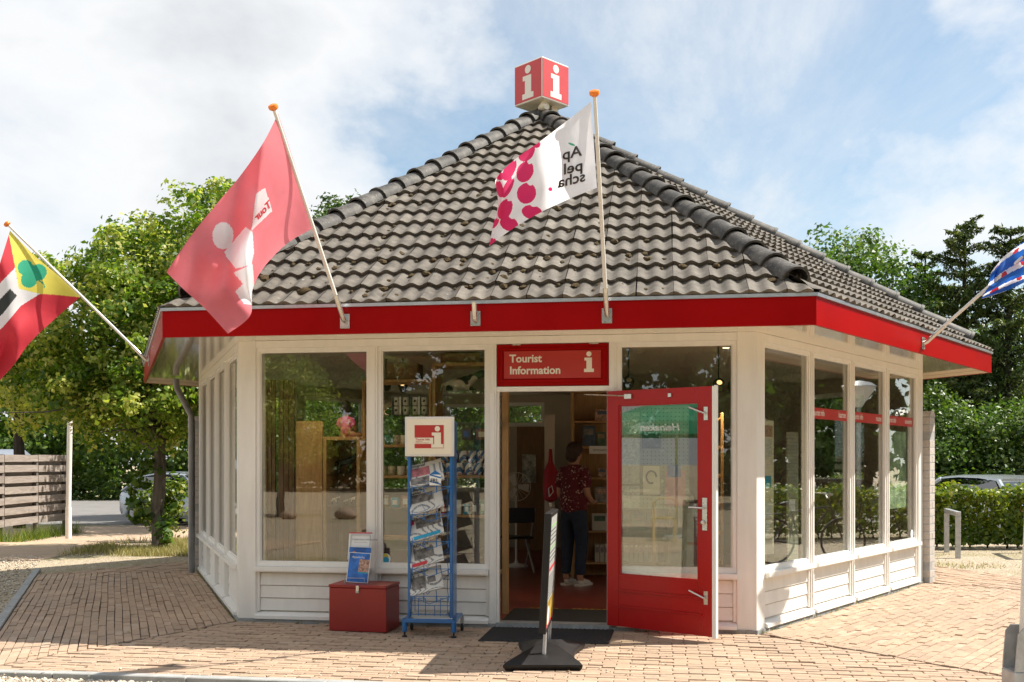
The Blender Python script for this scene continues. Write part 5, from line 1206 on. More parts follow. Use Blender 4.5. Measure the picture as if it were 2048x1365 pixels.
def thing_box(name, label, cat, px0, px1, py0, py1, d, dep, mat, group=None, ang_=None):
    """plain carton-like thing given by the pixels of its front face at depth d"""
    p = at(px0, py1, d); w = (px1-px0)/FPX*d; h = (py1-py0)/FPX*d
    return p, w, h
def shelf_unit(label, px0, px1, ptop, d, shelves, dep=.34, th=.03, back=False, glass_sh=(), zb=.03, mat='wood'):
    p = at(px0, ptop, d); w = (px1-px0)/FPX*d; zt = p.z; o = empty('shelf_unit', (p.x, p.y, zb), 0, label, 'shelf'); F = frame((p.x, p.y, 0), A0)
    for x in (0, w-th): mb = MB(F); mb.bbox(x, x+th, 0, dep, zb, zt, .003); mb.build('side_panel', M[mat], o, world=True)
    mb = MB(F); mb.bbox(th+.001, w-th-.001, 0, dep, zt-th, zt, .003); mb.build('top_panel', M[mat], o, world=True)
    if back: mb = MB(F); mb.box(th+.001, w-th-.001, dep-.012, dep, zb, zt-th-.001); mb.build('back_panel', M[back], o, world=True)
    zs = []
    for k, py in enumerate(shelves):
        z = EYE+(Y0-py)/FPX*d; zs.append(z); mb = MB(F)
        if k in glass_sh: mb.box(th+.002, w-th-.002, .01, dep-.02, z-.008, z); mb.build('glass_shelf', M['glass'], o, world=True)
        else: mb.bbox(th+.002, w-th-.002, .004, dep-.014, z-.026, z, .003); mb.build('shelf', M[mat], o, world=True)
    return F, w, zs
MUGW = pm('mug_glaze', (.70, .66, .58), .25, var=.03)
def stripemat():
    m, nt, b = principled('striped_glaze'); tc = nt.nodes.new('ShaderNodeTexCoord'); w = nt.nodes.new('ShaderNodeTexWave'); w.inputs['Scale'].default_value = 6.5; w.bands_direction = 'DIAGONAL'; w.inputs['Distortion'].default_value = 0
    nt.links.new(tc.outputs['Object'], w.inputs['Vector']); c = nramp(nt, w.outputs['Fac'], [(.46, (.03, .12, .30)), (.54, (.72, .70, .66))])
    v = nt.nodes.new('ShaderNodeTexVoronoi'); v.inputs['Scale'].default_value = 26; nt.links.new(tc.outputs['Object'], v.inputs['Vector']); c = nmix(nt, nramp(nt, v.outputs['Distance'], [(.22, (1, 1, 1)), (.27, (0, 0, 0))]), c, (.45, .03, .04))
    nt.links.new(c, b.inputs['Base Color']); b.inputs['Roughness'].default_value = .2; return m
ORD = ['first', 'second', 'third', 'fourth', 'fifth', 'sixth', 'seventh', 'eighth', 'ninth', 'tenth', 'eleventh', 'twelfth', 'thirteenth']
MUGS = stripemat(); MUGP = pm('printed_glaze', (.45, .40, .28), .3, var=.7, scale=34); MUGG = pm('green_glaze', (.05, .25, .16), .3, var=.5, scale=18)
def mug_mesh(mat, h=.10, r=.042):
    mb = MB(); mb.lathe([(r*.8, 0), (r*.95, .012), (r, h), (r*.9, h), (r*.86, .016), (.001, .014)], (0, 0, 0), 16, False)
    mb.tube([(r*.9, 0, h*.8), (r*1.55, 0, h*.72), (r*1.6, 0, h*.45), (r*1.2, 0, h*.22), (r*.9, 0, h*.2)], .006, 6); return mb.mesh('mug', mat, True)
MM_ = {'w': mug_mesh(MUGW), 's': mug_mesh(MUGS, .125, .045), 'p': mug_mesh(MUGP), 'g': mug_mesh(MUGG)}
def mug(kind, F, x, y, z, label, group, rz=0.0):
    o = link('mug', MM_[kind]); o.matrix_basis = F @ Matrix.Translation((x, y, z+.001)) @ Matrix.Rotation(rz, 4, 'Z'); tag(o, label, 'mug', group)
# cabinet with horse and cows, left window
F1, w1, z1_ = shelf_unit('narrow pine display cabinet with figurines behind the left window', 646, 722, 874, 10.4, [950, 1010], .42, .035, 'woodd', (0, 1))
mb = MB(); p = at(592, 843, 10.55); F = frame((p.x, p.y, 0), A0); o = empty('pine_board', (p.x, p.y, .03), 0, 'tall plain knotty pine board left of the figurine cabinet', 'board'); mb = MB(F); mb.bbox(0, .285, 0, .03, .03, p.z, .003); mb.build('plank_panel', M['wood'], o, world=True); mb = MB(F); mb.box(.02, .05, .031, .30, .03, p.z-.02); mb.build('side_support', M['wood'], o, world=True)
for k, (px0, px1, lab) in enumerate([(528, 552, 'dark wood slat panel nearest the left corner post'), (556, 590, 'dark wood slat panel beside the knotty pine board')]):
    p = at(px0, 760, 11.4); o = empty('slat_panel', (p.x, p.y, .03), 0, lab, 'panel', 'dark panels behind the left window'); F = frame((p.x, p.y, 0), A0); w = (px1-px0)/FPX*11.4
    for q in range(3): mb = MB(F); mb.bbox(w*q/3+.003, w*(q+1)/3-.003, 0, .03, .03, p.z, .003); mb.build('slat', M['woodd'], o, world=True)
# cow patches and animals
def spot_mat(name, sc):
    m, nt, b = principled(name); n = nnoise(nt, sc, 1, .4); nt.links.new(nramp(nt, n, [(.50, (.70, .64, .54)), (.53, (.018, .018, .018))]), b.inputs['Base Color']); b.inputs['Roughness'].default_value = .8; return m
def animal(F, x, y, z, L_, mat, label, cat, name, rz=0.0, lying=False, rx=0):
    """quadruped built as one skinned surface; L_ body length"""
    s = L_; J = [(0, 0, .62), (.30, 0, .64), (.58, 0, .66), (.74, 0, .80), (.90, 0, .90), (1.06, 0, .80), (.98, 0, .98)]; R = [.15, .17, .16, .10, .10, .06, .03]
    E_ = [(0, 1), (1, 2), (2, 3), (3, 4), (4, 5), (4, 6)]
    legz = .30 if lying else .0
    for bx_, sy in ((.04, .09), (.04, -.09), (.56, .09), (.56, -.09)):
        i0 = len(J); hip = 0 if bx_ < .3 else 2
        if lying: J += [(bx_, sy*1.4, .50), (bx_+.12, sy*1.7, .44), (bx_+.26, sy*1.6, .42)]
        else: J += [(bx_, sy, .46), (bx_-.03 if hip == 0 else bx_+.02, sy, .24), (bx_, sy, .0)]
        R += [.085, .05, .035]; E_ += [(hip, i0), (i0, i0+1), (i0+1, i0+2)]
    i0 = len(J); J += [(-.12, 0, .60), (-.17, 0, .36)]; R += [.03, .02]; E_ += [(0, i0), (i0, i0+1)]
    off = -.40 if lying else 0
    o = skin_mesh(name, [Vector((a[0], a[1], a[2]+off))*s for a in J], E_, [r*s for r in R], mat, 2)
    o.matrix_basis = F @ Matrix.Translation((x, y, z+.002)) @ Matrix.Rotation(rz, 4, 'Z') @ Matrix.Rotation(rx, 4, 'X'); tag(o, label, cat); return o
def skin_mesh(name, J, E_, R, mat, sub=2, root=0):
    me = bpy.data.meshes.new(name); me.from_pydata([tuple(j) for j in J], E_, []); o = bpy.data.objects.new(name, me); TMP.collection.objects.link(o)
    md = o.modifiers.new('s', 'SKIN'); md.branch_smoothing = .6
    for k, v in enumerate(me.skin_vertices[0].data): v.radius = (R[k], R[k]) if not isinstance(R[k], tuple) else R[k]; v.use_root = (k == root)
    o.modifiers.new('u', 'SUBSURF').levels = sub; o.modifiers['u'].render_levels = sub
    dg = tmp_dg(); m2 = bpy.data.meshes.new_from_object(o.evaluated_get(dg)); bpy.data.objects.remove(o); m2.name = name
    m2.materials.clear(); m2.materials.append(mat); m2.polygons.foreach_set('use_smooth', [True]*len(m2.polygons)); m2.update()
    return link(name, m2)
BLKP = pm('black_figure', (.012, .012, .013), .35); SPOT = spot_mat('cow_hide', 9); SPOTS = spot_mat('toy_cow_hide', 30)
animal(F1, .10, .2, z1_[0], .22, BLKP, 'black horse figurine on the glass shelf of the narrow cabinet', 'figurine', 'horse_figurine')
for k, (x, sz, lab) in enumerate([(.055, .085, 'small black and white toy cow left on the lower cabinet shelf'), (.185, .06, 'smallest toy calf in the middle of the lower cabinet shelf'), (.265, .10, 'largest black and white toy cow right on the lower cabinet shelf')]):
    animal(F1, x, .12, z1_[1], sz, SPOTS, lab, 'figurine', 'cow_figurine')
# shelf units behind the second window
F2, w2, z2_ = shelf_unit('pine shelf unit with boxed mugs behind the second window', 724, 866, 760, 10.55, [831, 890, 952, 1015, 1075], .34, .03, None, (0, 3))
F3, w3, z3_ = shelf_unit('taller pine shelf unit with cow toy beside the doorway', 864, 990, 726, 10.45, [782, 880, 951, 1030], .36, .035, None, (0, 1))
animal(F3, .12, .16, z3_[0], .40, SPOT, 'black and white plush cow lying on the top shelf', 'toy', 'plush_cow', .15, True)
SHEEP = pm('cream_wool', (.62, .52, .38), .95, var=.15, scale=30, bump=.8, bscale=60)
animal(F2, .02, .16, z2_[0], .26, SHEEP, 'cream woolly sheep toy at the left end of the mug shelf', 'toy', 'plush_sheep', .0, True)
CARD = pm('grey_card', (.20, .21, .24), .7)
for k in range(2):
    x = .30+.20*k; o = empty('mug_box', F2 @ Vector((x, .06, z2_[0])), A0, ('left' if k == 0 else 'right')+' gift box of four printed mugs on the upper shelf', 'box', 'boxed mugs on the pine shelf')
    for a, b, c, d in ((0, .006, 0, .2), (.184, .19, 0, .2), (.007, .183, 0, .006), (.007, .183, .194, .2)): mb = MB(); mb.box(a, b, 0, .11, c, d); mb.build('box_side', CARD, o)
    mb = MB(); mb.box(.007, .183, .100, .109, .007, .193); mb.build('box_back', CARD, o)
    mb = MB(); mb.box(.085, .105, -.002, .0, .007, .193); mb.build('box_strap', PWH, o)
    for q in range(4):
        mb = MB(); mb.lathe([(.030, 0), (.036, .01), (.039, .086), (.034, .086), (.03, .012)], (.046+.098*(q % 2), .048, .007+.096*(q//2)), 14); mb.build('boxed_mug', MUGW, o, smooth=True)
        mb = MB(); mb.add([(.046+.098*(q % 2)+.012*math.cos(t*.52)*(1+.5*math.sin(t*2)), .0095, .053+.096*(q//2)+.014*math.sin(t*.52)) for t in range(12)], [tuple(range(12))]); mb.build('mug_print', BLKP, o)
for k in range(7): mug('wwgpwwp'[k], F2, .08+.088*k, .10+.02*(k % 2), z2_[1], ORD[k]+' mug from the left on the second pine shelf, '+['plain white', 'plain white', 'green', 'printed', 'plain white', 'plain white', 'printed'][k], 'mugs on the second pine shelf')
for k in range(3):
    for q in range(2): mug('w', F2, .045+.0*q, .08, z2_[1]+.105*k, ['bottom', 'middle', 'top'][k]+' white mug of the stack at the left end of the second shelf', 'stacked mugs') if q == 0 else None
for k in range(6): mug('wppwpp'[k], F2, .09+.10*k, .11, z2_[2], ORD[k]+' mug from the left on the third pine shelf, '+('colourfully printed' if k % 3 else 'plain cream'), 'mugs on the third pine shelf', .3*k)
for r in range(2):
    for k in range(6): mug('s', F3, .075+.098*k, .08+.13*r, z3_[2], ORD[k]+' blue striped mug from the left, '+('front' if r == 0 else 'back')+' bottom row by the doorway', 'striped mugs by the doorway', .5*k+r)
    for k in range(5): mug('s', F3, .11+.098*k, .10+.10*r, z3_[2]+.128, ORD[k]+' blue striped mug from the left, '+('front' if r == 0 else 'back')+' upper row by the doorway', 'striped mugs stacked on others', .7*k+r)
def carton(F, x, y, z, w, dp, h, mat, label, name='carton', strip=None):
    o = empty(name, F @ Vector((x, y, z+.001)), A0, label, 'box'); mb = MB(); mb.bbox(0, w, 0, dp, 0, h, .003); mb.build('box_body', mat, o)
    if strip: mb = MB(); mb.box(w*.2, w*.8, -.0015, -.0005, h*.25, h*.75); mb.build('box_label', strip, o)
CB = pm('brown_card', (.20, .115, .05), .8, var=.12)
carton(F2, .25, .05, EYE+(Y0-760)/FPX*10.55, .33, .25, .17, CB, 'brown cardboard box on top of the mug shelf')
carton(F3, .08, .05, EYE+(Y0-726)/FPX*10.45, .40, .25, .10, CB, 'flat brown cardboard box on top of the taller shelf')
carton(F3, .30, .06, z3_[1], .10, .1, .12, PDK, 'dark gift box with crest on the glass shelf', 'gift_box', PBL); carton(F3, .45, .06, z3_[1], .13, .1, .11, pm('wicker', (.28, .12, .05), .8, var=.3, scale=30), 'brown gift set on the glass shelf', 'gift_box', M['cream'])
for k in range(6): carton(F3, .06+.085*k, .08, z3_[3], .06, .05, .11+.02*(k % 3), [PRD, PBL, PWH, PCY, PDK, MUGG][k], ['small red', 'small blue', 'small white', 'small cyan', 'small dark', 'small green'][k]+' souvenir box on the low shelf by the doorway', 'souvenir_box', PWH)
for k in range(5): carton(F2, .07+.11*k, .08, z2_[3], .08, .05, .10+.02*(k % 2), [PDK, MUGP, PCY, PSK, PRD][k], ['dark', 'tan', 'cyan', 'skin-toned', 'red'][k]+' souvenir box on the fourth pine shelf', 'souvenir_box', PWH)
# doll sitting on the narrow cabinet, seen from behind
SKIN = pm('skin', (.48, .26, .17), .5, var=.05); PINK = pm('pink_cloth', (.60, .10, .25), .8, var=.08, scale=30); HAIR = pm('dark_hair', (.018, .012, .010), .6, var=.4, scale=40, bump=.8, bscale=90)
zc = EYE+(Y0-874)/FPX*10.4
S = .30
J = [(0, 0, .10), (0, 0, .32), (0, 0, .52), (0, .02, .66), (0, .03, .82), (0, .03, .94)]; R = [.17, .15, .15, .065, .15, .13]; E_ = [(0, 1), (1, 2), (2, 3), (3, 4), (4, 5)]
for sx in (-1, 1):
    i0 = len(J); J += [(.20*sx, 0, .54), (.27*sx, .02, .36), (.24*sx, .16, .24), (.22*sx, .22, .20)]; R += [.07, .06, .05, .045]; E_ += [(2, i0), (i0, i0+1), (i0+1, i0+2), (i0+2, i0+3)]
    i0 = len(J); J += [(.15*sx, .06, .08), (.32*sx, .25, .08), (.36*sx, .45, .05), (.36*sx, .48, .10)]; R += [.11, .09, .06, .05]; E_ += [(0, i0), (i0, i0+1), (i0+1, i0+2), (i0+2, i0+3)]
dl = empty('doll', F1 @ Vector((.19, .17, zc)), A0-.25, 'doll in pink romper with dark hair sitting on the narrow cabinet', 'doll')
def sp(name, J, E_, R, mat, parent, s=1.0, sub=2, root=0):
    o = skin_mesh(name, [Vector(j)*s for j in J], E_, [tuple(x*s for x in r) if isinstance(r, tuple) else r*s for r in R], mat, sub, root); o.parent = parent; return o
sp('doll_body', J, E_, R, SKIN, dl, S*1.12)
sp('romper', [(0, 0, -.02), (0, 0, .30), (0, 0, .52), (.20, 0, .56), (.29, .02, .32), (-.20, 0, .56), (-.29, .02, .32), (.18, .07, .06), (-.18, .07, .06), (0, 0, .66)], [(0, 1), (1, 2), (2, 3), (3, 4), (2, 5), (5, 6), (0, 7), (0, 8), (2, 9)], [.20, .20, .195, .105, .09, .105, .09, .15, .15, .09], PINK, dl, S*1.12)
mb = MB(); mb.ball((0, .0, .30), (.062, .062, .07), 20, 12); mb.ball((0, .0, .345), (.045, .05, .04), 16, 10); mb.build('doll_hair', HAIR, dl, smooth=True)
# wall, inner doors, bookcase, chair, fan
def part_box(o, name, mat, F, *b, bev=.003): mb = MB(F); mb.bbox(*b, bev); return mb.build(name, mat, o, world=True)
pw = empty('partition_wall', (.66, 14, .03), 0, 'pale plaster partition wall inside behind the customer', 'wall'); mb = MB(); mb.box(.56, .73, 12.95, 16.9, .03, 2.638); mb.build('wall_slab', M['plaster'], pw)
mb = MB(); mb.box(.731, 4.2, 13.25, 13.35, .03, 2.638); mb.build('wall_slab', M['plaster'], pw)
idr = empty('inner_door', (.44, 13.0, .03), 0, 'open cream inner door edge beside the partition wall', 'door'); Fd = frame((.55, 12.98, 0), math.radians(172)); part_box(idr, 'door_leaf', M['plaster'], Fd, 0, .13, 0, .04, .03, 2.1); part_box(idr, 'lock_plate', M['steel'], Fd, .03, .07, .041, .046, .92, 1.12)
bag = empty('tote_bag', (.47, 12.9, 1.1), 0, 'red drawstring bag hanging on the inner door', 'bag'); mb = MB(frame((.49, 12.86, 0), 0)); mb.lathe([(.01, .98), (.085, 1.02), (.10, 1.2), (.085, 1.38), (.03, 1.5), (.02, 1.66)], (0, 0, 0), 12); mb.build('bag_body', pm('red_bag', (.33, .01, .02), .7), bag, world=True, smooth=True)
mb = MB(); mb.tube([(.47, 12.75, 1.06), (.46, 12.76, 1.16), (.50, 12.75, 1.2), (.52, 12.75, 1.12), (.47, 12.75, 1.06)], .006, 6); mb.build('bag_print', PWH, bag, world=True)
bd_ = empty('brown_door', (.35, 16.9, .03), 0, 'brown wooden door with a poster at the back of the shop', 'door'); part_box(bd_, 'door_leaf', M['woodd'], frame((.08, 16.82, 0), A0), 0, .47, 0, .04, .03, 2.08); mb = MB(frame((.08, 16.80, 0), A0)); mb.box(.09, .32, -.004, -.001, 1.15, 1.62); mb.build('poster', pm('photo_print', (.35, .34, .30), .6, var=.8, scale=12), bd_, world=True)
wp = at(1004, 900, 9.75); po = empty('door_post', (wp.x, wp.y, .03), 0, 'slim pine post just inside the doorway', 'post'); part_box(po, 'post', M['wood'], frame((wp.x, wp.y, 0), A0), 0, .062, 0, .04, .03, 2.62); part_box(po, 'foot_rail', M['wood'], frame((wp.x, wp.y, 0), A0), -.18, -.002, 0, .04, .42, .46)
bc = empty('bookcase', (1.3, 12.9, .03), 0, 'pine bookcase with books behind the customer', 'bookcase'); Fb = frame((.76, 12.85, 0), 0); Wb = 1.25
for x in (0, Wb-.03): part_box(bc, 'side_panel', M['wood'], Fb, x, x+.03, 0, .34, .03, 2.45)
mb = MB(Fb); mb.box(.031, Wb-.031, .325, .34, .03, 2.44); mb.build('back_panel', M['wood'], bc, world=True)
BZ = [.22, .62, .98, 1.30, 1.70, 2.02, 2.40]
for z in BZ: part_box(bc, 'shelf', M['wood'], Fb, .031, Wb-.031, .0, .322, z-.025, z)
mb = MB(Fb); mb.box(.22, .60, -.004, -.001, 1.60, 1.70); mb.build('shelf_label', PWH, bc, world=True)
mb = MB(Fb); put_text(mb, text2d('FIETSKAARTEN', .036, ax=.8), .27, 1.635, -.006); mb.build('label_text', PDK, bc, world=True)
def book(x, z, wd, h, dp, tilt, m1, m2, lab, grp=None):
    o = empty('book', Fb @ Vector((x, .06, z+.001)), 0, lab, 'book', grp); o.rotation_euler = (tilt, 0, 0)
    mb = MB(); mb.bbox(0, wd, 0, dp, 0, h, .002); mb.build('cover', m1, o); mb = MB(); mb.box(wd*.15, wd*.85, -.0015, -.0004, h*.55, h*.85); mb.build('print', m2, o)
MUT = [pm('book_tan', (.30, .22, .14), .6, var=.4, scale=20), pm('book_grey', (.22, .21, .19), .6, var=.4, scale=20), pm('book_green', (.07, .13, .08), .6, var=.4, scale=20), pm('book_blue', (.07, .11, .17), .6, var=.4, scale=20), pm('book_cream', (.50, .45, .36), .6, var=.1), PSK]
for k in range(13): book(.30+.062*k, BZ[0], .055, .22, .17, 0, MUT[4], MUT[1], ORD[k]+' cream book spine from the left on the lowest bookcase shelf', 'row of cream spines on the lowest bookcase shelf')
for z, items in ((BZ[1], [(.26, .2, .22, 4, 'pale map booklet on the second lowest bookcase shelf'), (.50, .2, .2, 1, 'grey booklet on the second lowest bookcase shelf'), (.74, .22, .22, 2, 'green booklet on the second lowest bookcase shelf')]), (BZ[2], [(.30, .18, .2, 1, 'grey picture book on the third lowest bookcase shelf'), (.52, .2, .2, 3, 'blue picture book on the third lowest bookcase shelf'), (.80, .2, .2, 0, 'tan picture book on the third lowest bookcase shelf')]),
                 (BZ[3], [(.34, .10, .12, 5, 'small reddish leaflet block on the middle bookcase shelf'), (.52, .12, .16, 4, 'cream leaflet block on the middle bookcase shelf')]), (BZ[4], [(.14, .16, .26, 3, 'blue-grey atlas leaning on the upper bookcase shelf'), (.32, .12, .18, 2, 'green guide book on the upper bookcase shelf'), (.50, .22, .10, 4, 'flat cream stack of guides on the upper bookcase shelf')]), (BZ[5], [(.30, .2, .15, 5, 'picture calendar on the top bookcase shelf'), (.56, .2, .2, 1, 'grey guide on the top bookcase shelf')])):
    for x, wd, h, c, lab in items: book(x, z, wd, h, .03, -.12, MUT[c], MUT[(c+4) % 6], lab)
ch = empty('folding_chair', (.05, 13.6, .03), .3, 'dark folding chair at the back of the shop', 'chair')
for x in (-.2, .2):
    mb = MB(); mb.tube([(x, .22, 0), (x, -.05, .45), (x, -.2, .84)], .011, 8); mb.build('leg', M['galv'], ch); mb = MB(); mb.tube([(x*.9, -.25, 0), (x*.9, .15, .44)], .011, 8); mb.build('leg', M['galv'], ch)
mb = MB(); mb.bbox(-.2, .2, -.16, .2, .44, .47, .01); mb.build('seat', M['black'], ch); mb = MB(); mb.bbox(-.2, .2, -.22, -.19, .66, .86, .01); mb.build('backrest', pm('dark_blue', (.02, .03, .05), .5), ch)
fa = empty('table_fan', (.06, 14.2, .03), 0, 'white pedestal fan standing beside the brown door', 'fan'); mb = MB(); mb.lathe([(.16, 0), (.16, .02), (.03, .05), (.014, .10), (.014, 1.0)], (0, 0, 0), 14); mb.build('stand', M['polewhite'], fa, smooth=True)
Ff = Matrix.Translation((0, -.06, 1.12)) @ Matrix.Rotation(math.pi/2, 4, 'X')
mb = MB(Ff)
for k in range(18): a = k*.349; mb.tube([(.03*math.cos(a), .03*math.sin(a), .05), (.15*math.cos(a), .15*math.sin(a), .07), (.2*math.cos(a), .2*math.sin(a), 0)], .0025, 4)
mb.tube([(.2*math.cos(k*.2618), .2*math.sin(k*.2618), 0) for k in range(25)], .005, 5); mb.build('guard', M['polewhite'], fa)
for k in range(3): mb = MB(Ff @ Matrix.Rotation(k*2.094, 4, 'Z')); mb.add([(.02, -.02, .0), (.17, -.08, .02), (.18, .04, -.01), (.02, .03, .01)], [(0, 1, 2, 3)]); mb.build('blade', M['polewhite'], fa)
im = empty('inner_mat', (.35, 9.6, .03), A0, 'dark carpet mat inside the doorway', 'mat'); mb = MB(FR[0]); mb.bbox(DA+.02, DB-.01, .15, .95, .031, .039, .003); mb.build('mat_carpet', M['rubber'], im, world=True)
for k in range(13):
    if k in (5, 6): continue
    mb = MB(FR[0]); x = DA+.18+.06*k; mb.box(x, x+.036, 1.02, 1.045, .0312, .0335); o = kb(mb, 'floor_tape', pm('yellow_tape', (.55, .40, .04), .6) if k == 0 else bpy.data.materials['yellow_tape'])
# track spotlights
for k, (px, py, d, lit, lab) in enumerate([(1257, 766, 9.9, 0, 'black track spotlight above the open door'), (1437, 771, 9.6, 1, 'lit track spotlight left of the pair above the leaflet rack'), (1467, 771, 9.55, 1, 'lit track spotlight right of the pair above the leaflet rack'), (772, 770, 11.2, 0, 'black spotlight left above the boxed mugs'), (806, 773, 11.2, 1, 'lit black spotlight right above the boxed mugs')]):
    p = at(px, py, d); o = empty('spotlight', p, 0, lab, 'lamp', 'track spotlights'); Fs = Matrix.Rotation(math.radians(62), 4, 'X')
    mb = MB(Fs); mb.lathe([(.03, -.09), (.05, -.05), (.056, .04), (.05, .05)], (0, 0, 0), 14); mb.build('lamp_housing', M['black'], o, smooth=True); mb = MB(); mb.tube([(0, 0, .03), (0, 0, 2.638-p.z)], .008, 6); mb.build('stem', M['black'], o)
    mb = MB(Fs); mb.lathe([(.001, .051), (.018, .052), (.026, .0505)], (0, 0, 0), 14, False); mb.build('bulb', emit('warm_bulb', (1, .62, .25), 1.2) if lit else M['steel'], o)
def lamp_light(loc, power, r=.05):
    l = bpy.data.lights.new('spot_light', 'SPOT'); l.energy = power; l.color = (1, .74, .46); l.spot_size = math.radians(120); l.spot_blend = .8; l.shadow_soft_size = r
    o = bpy.data.objects.new('spot_light', l); COL.objects.link(o); o.location = loc; return o
for (px, py, d), pwr in (((806, 785, 11.1), 26), ((1437, 785, 9.5), 14), ((1467, 785, 9.45), 14)): 
    p = at(px, py, d); lo = lamp_light((p.x, p.y-.06, p.z-.05), pwr)
    if px == 806: lo.rotation_euler = (math.radians(-20), 0, 0)
for k, (px, lab) in enumerate(((1452, 'small round lit downlight in the ceiling right of the door'), (640, 'small round lit downlight in the ceiling above the doll'))):
    p = at(px, 698, 10.0); o = empty('downlight', (p.x, p.y, 2.638), 0, lab, 'lamp', 'ceiling downlights'); mb = MB(); mb.lathe([(.05, -.012), (.05, 0)], (0, 0, 0), 16); mb.build('ring', M['steel'], o); mb = MB(); mb.lathe([(.034, -.016), (.034, -.0125)], (0, 0, 0), 14); mb.build('bulb', emit('down_bulb', (1, .75, .45), 2.0), o)
    lamp_light((p.x, p.y, 2.60), 15 if k else 14)
# leaflet rack and notice boards behind bay four
p = at(1441, 826, 9.45); lr = empty('leaflet_rack', (p.x, p.y, .03), A0, 'pine leaflet rack with slanting shelves behind the right front window', 'rack'); Fl = frame((p.x, p.y, 0), A0)
for x in (0, .13): part_box(lr, 'upright', M['wood'], Fl, x, x+.028, 0, .03, .03, p.z)
for k in range(6): z = .42+.27*k; mb = MB(Fl); mb.add([(-.16, -.01, z), (.0, -.01, z+.13), (.0, .28, z+.13), (-.16, .28, z), (-.16, -.01, z+.022), (.0, -.01, z+.152), (.0, .28, z+.152), (-.16, .28, z+.022)], [(0,1,2,3), (7,6,5,4), (0,4,5,1), (1,5,6,2), (2,6,7,3), (3,7,4,0)]); mb.build('slanted_shelf', M['wood'], lr, world=True)
PEG = None
m_, nt, b = principled('pegboard'); tc = nt.nodes.new('ShaderNodeTexCoord'); sx = nt.nodes.new('ShaderNodeSeparateXYZ'); nt.links.new(tc.outputs['Object'], sx.inputs[0])
def cell(v): return nmath(nt, 'ABSOLUTE', nmath(nt, 'SUBTRACT', nmath(nt, 'FRACT', nmath(nt, 'MULTIPLY', v, 28.0)), .5))
hole = nmath(nt, 'LESS_THAN', nmath(nt, 'ADD', nmath(nt, 'POWER', cell(sx.outputs[0]), 2), nmath(nt, 'POWER', cell(sx.outputs[2]), 2)), .02)
nt.links.new(nmix(nt, hole, (.36, .35, .27), (.04, .04, .035)), b.inputs['Base Color']); b.inputs['Roughness'].default_value = .6; PEG = m_
def posters(o, F, items, y=-.003):
    for k, (x0, x1, z0, z1, m_) in enumerate(items): mb = MB(F); mb.box(x0, x1, y-.001*(k % 3)-.001, y, z0, z1); mb.build('poster', m_, o, world=True)
p = at(1242, 1015, 9.25); nb = empty('notice_board', (p.x, p.y, .5), A0, 'pale pegboard with notices seen through the open door pane', 'board'); Fn = frame((p.x, p.y, 0), A0); zt = EYE+(Y0-812)/FPX*9.25; zb_ = EYE+(Y0-1018)/FPX*9.25
mb = MB(Fn); mb.box(.0, .61, 0, .012, zb_, zt); mb.build('peg_panel', PEG, nb, world=True); part_box(nb, 'support_leg', M['wood'], Fn, .28, .32, .013, .04, .03, zb_+.2)
PTX = pm('print_notice', (.60, .60, .52), .6, var=.35, scale=45); PPK = pm('print_pink', (.62, .28, .30), .6, var=.2)
posters(nb, Fn, [(.01, .17, 1.30, 1.95, PTX), (.19, .36, 1.62, 1.76, PDK), (.20, .35, 1.20, 1.46, M['cream']), (.40, .58, 1.10, 1.42, PPK), (.42, .54, 1.36, 1.47, PBL), (.01, .17, 1.08, 1.28, PTX)])
mb = MB(Fn); mb.tube([(.275+.045*math.cos(t*.3), -.008, 1.36+.055*math.sin(t*.3)) for t in range(18)], .008, 6); mb.build('poster_mark', PDK, nb, world=True)
for k, (s0, s1, z0, z1, lab) in enumerate([(.22, .48, .50, 1.98, 'left strip board of leaflets behind the sunny first side window'), (.58, .80, .50, 1.95, 'middle strip board of leaflets behind the sunny first side window'), (.86, 1.12, .60, 1.90, 'right strip board of leaflets behind the sunny first side window'), (1.45, 1.72, .45, 1.80, 'tall pale leaflet board behind the second side window')]):
    p = FR[1] @ Vector((s0, .34, 0)); o = empty('poster_board', (p.x, p.y, z0), 0, lab, 'board', 'leaflet boards in the side windows'); Fp = frame((p.x, p.y, 0), ang(1))
    mb = MB(Fp); mb.box(0, s1-s0, 0, .012, z0, z1); mb.build('board_panel', PEG if k == 3 else M['cream'], o, world=True); part_box(o, 'support_leg', M['wood'], Fp, .1, .13, .013, .04, .03, z0+.3)
    it = []; z = z0+.04
    while z < z1-.12:
        h = random.uniform(.10, .22); wd = random.uniform(.6, .95)*(s1-s0-.02); it.append((.01, .01+wd, z, min(z+h, z1-.02), random.choice([PTX, PTX, PWH, PCY, PSK, M['cream'], PDK, PTX]))); z += h+.02
    if k < 3: posters(o, Fp, it)
    else: posters(o, Fp, [(.03, .18, 1.0, 1.12, PWH)])
# ------------------------------------------------------------------ customer
FLOR = None
m_, nt, b = principled('floral_cloth'); v = nt.nodes.new('ShaderNodeTexVoronoi'); v.inputs['Scale'].default_value = 34; tc = nt.nodes.new('ShaderNodeTexCoord'); nt.links.new(tc.outputs['Object'], v.inputs['Vector'])
big = nnoise(nt, 9, 2, .5, tc.outputs['Object']); f = nmath(nt, 'MULTIPLY', nramp(nt, v.outputs['Distance'], [(.30, (1, 1, 1)), (.38, (0, 0, 0))]), nramp(nt, big, [(.46, (0, 0, 0)), (.52, (1, 1, 1))]))
nt.links.new(nmix(nt, f, (.12, .010, .018), (.55, .40, .34)), b.inputs['Base Color']); b.inputs['Roughness'].default_value = .85; FLOR = m_
JEAN = pm('denim', (.022, .035, .06), .85, var=.2, scale=20, bump=.2); SHOE = pm('shoe_white', (.62, .57, .50), .6, var=.05)
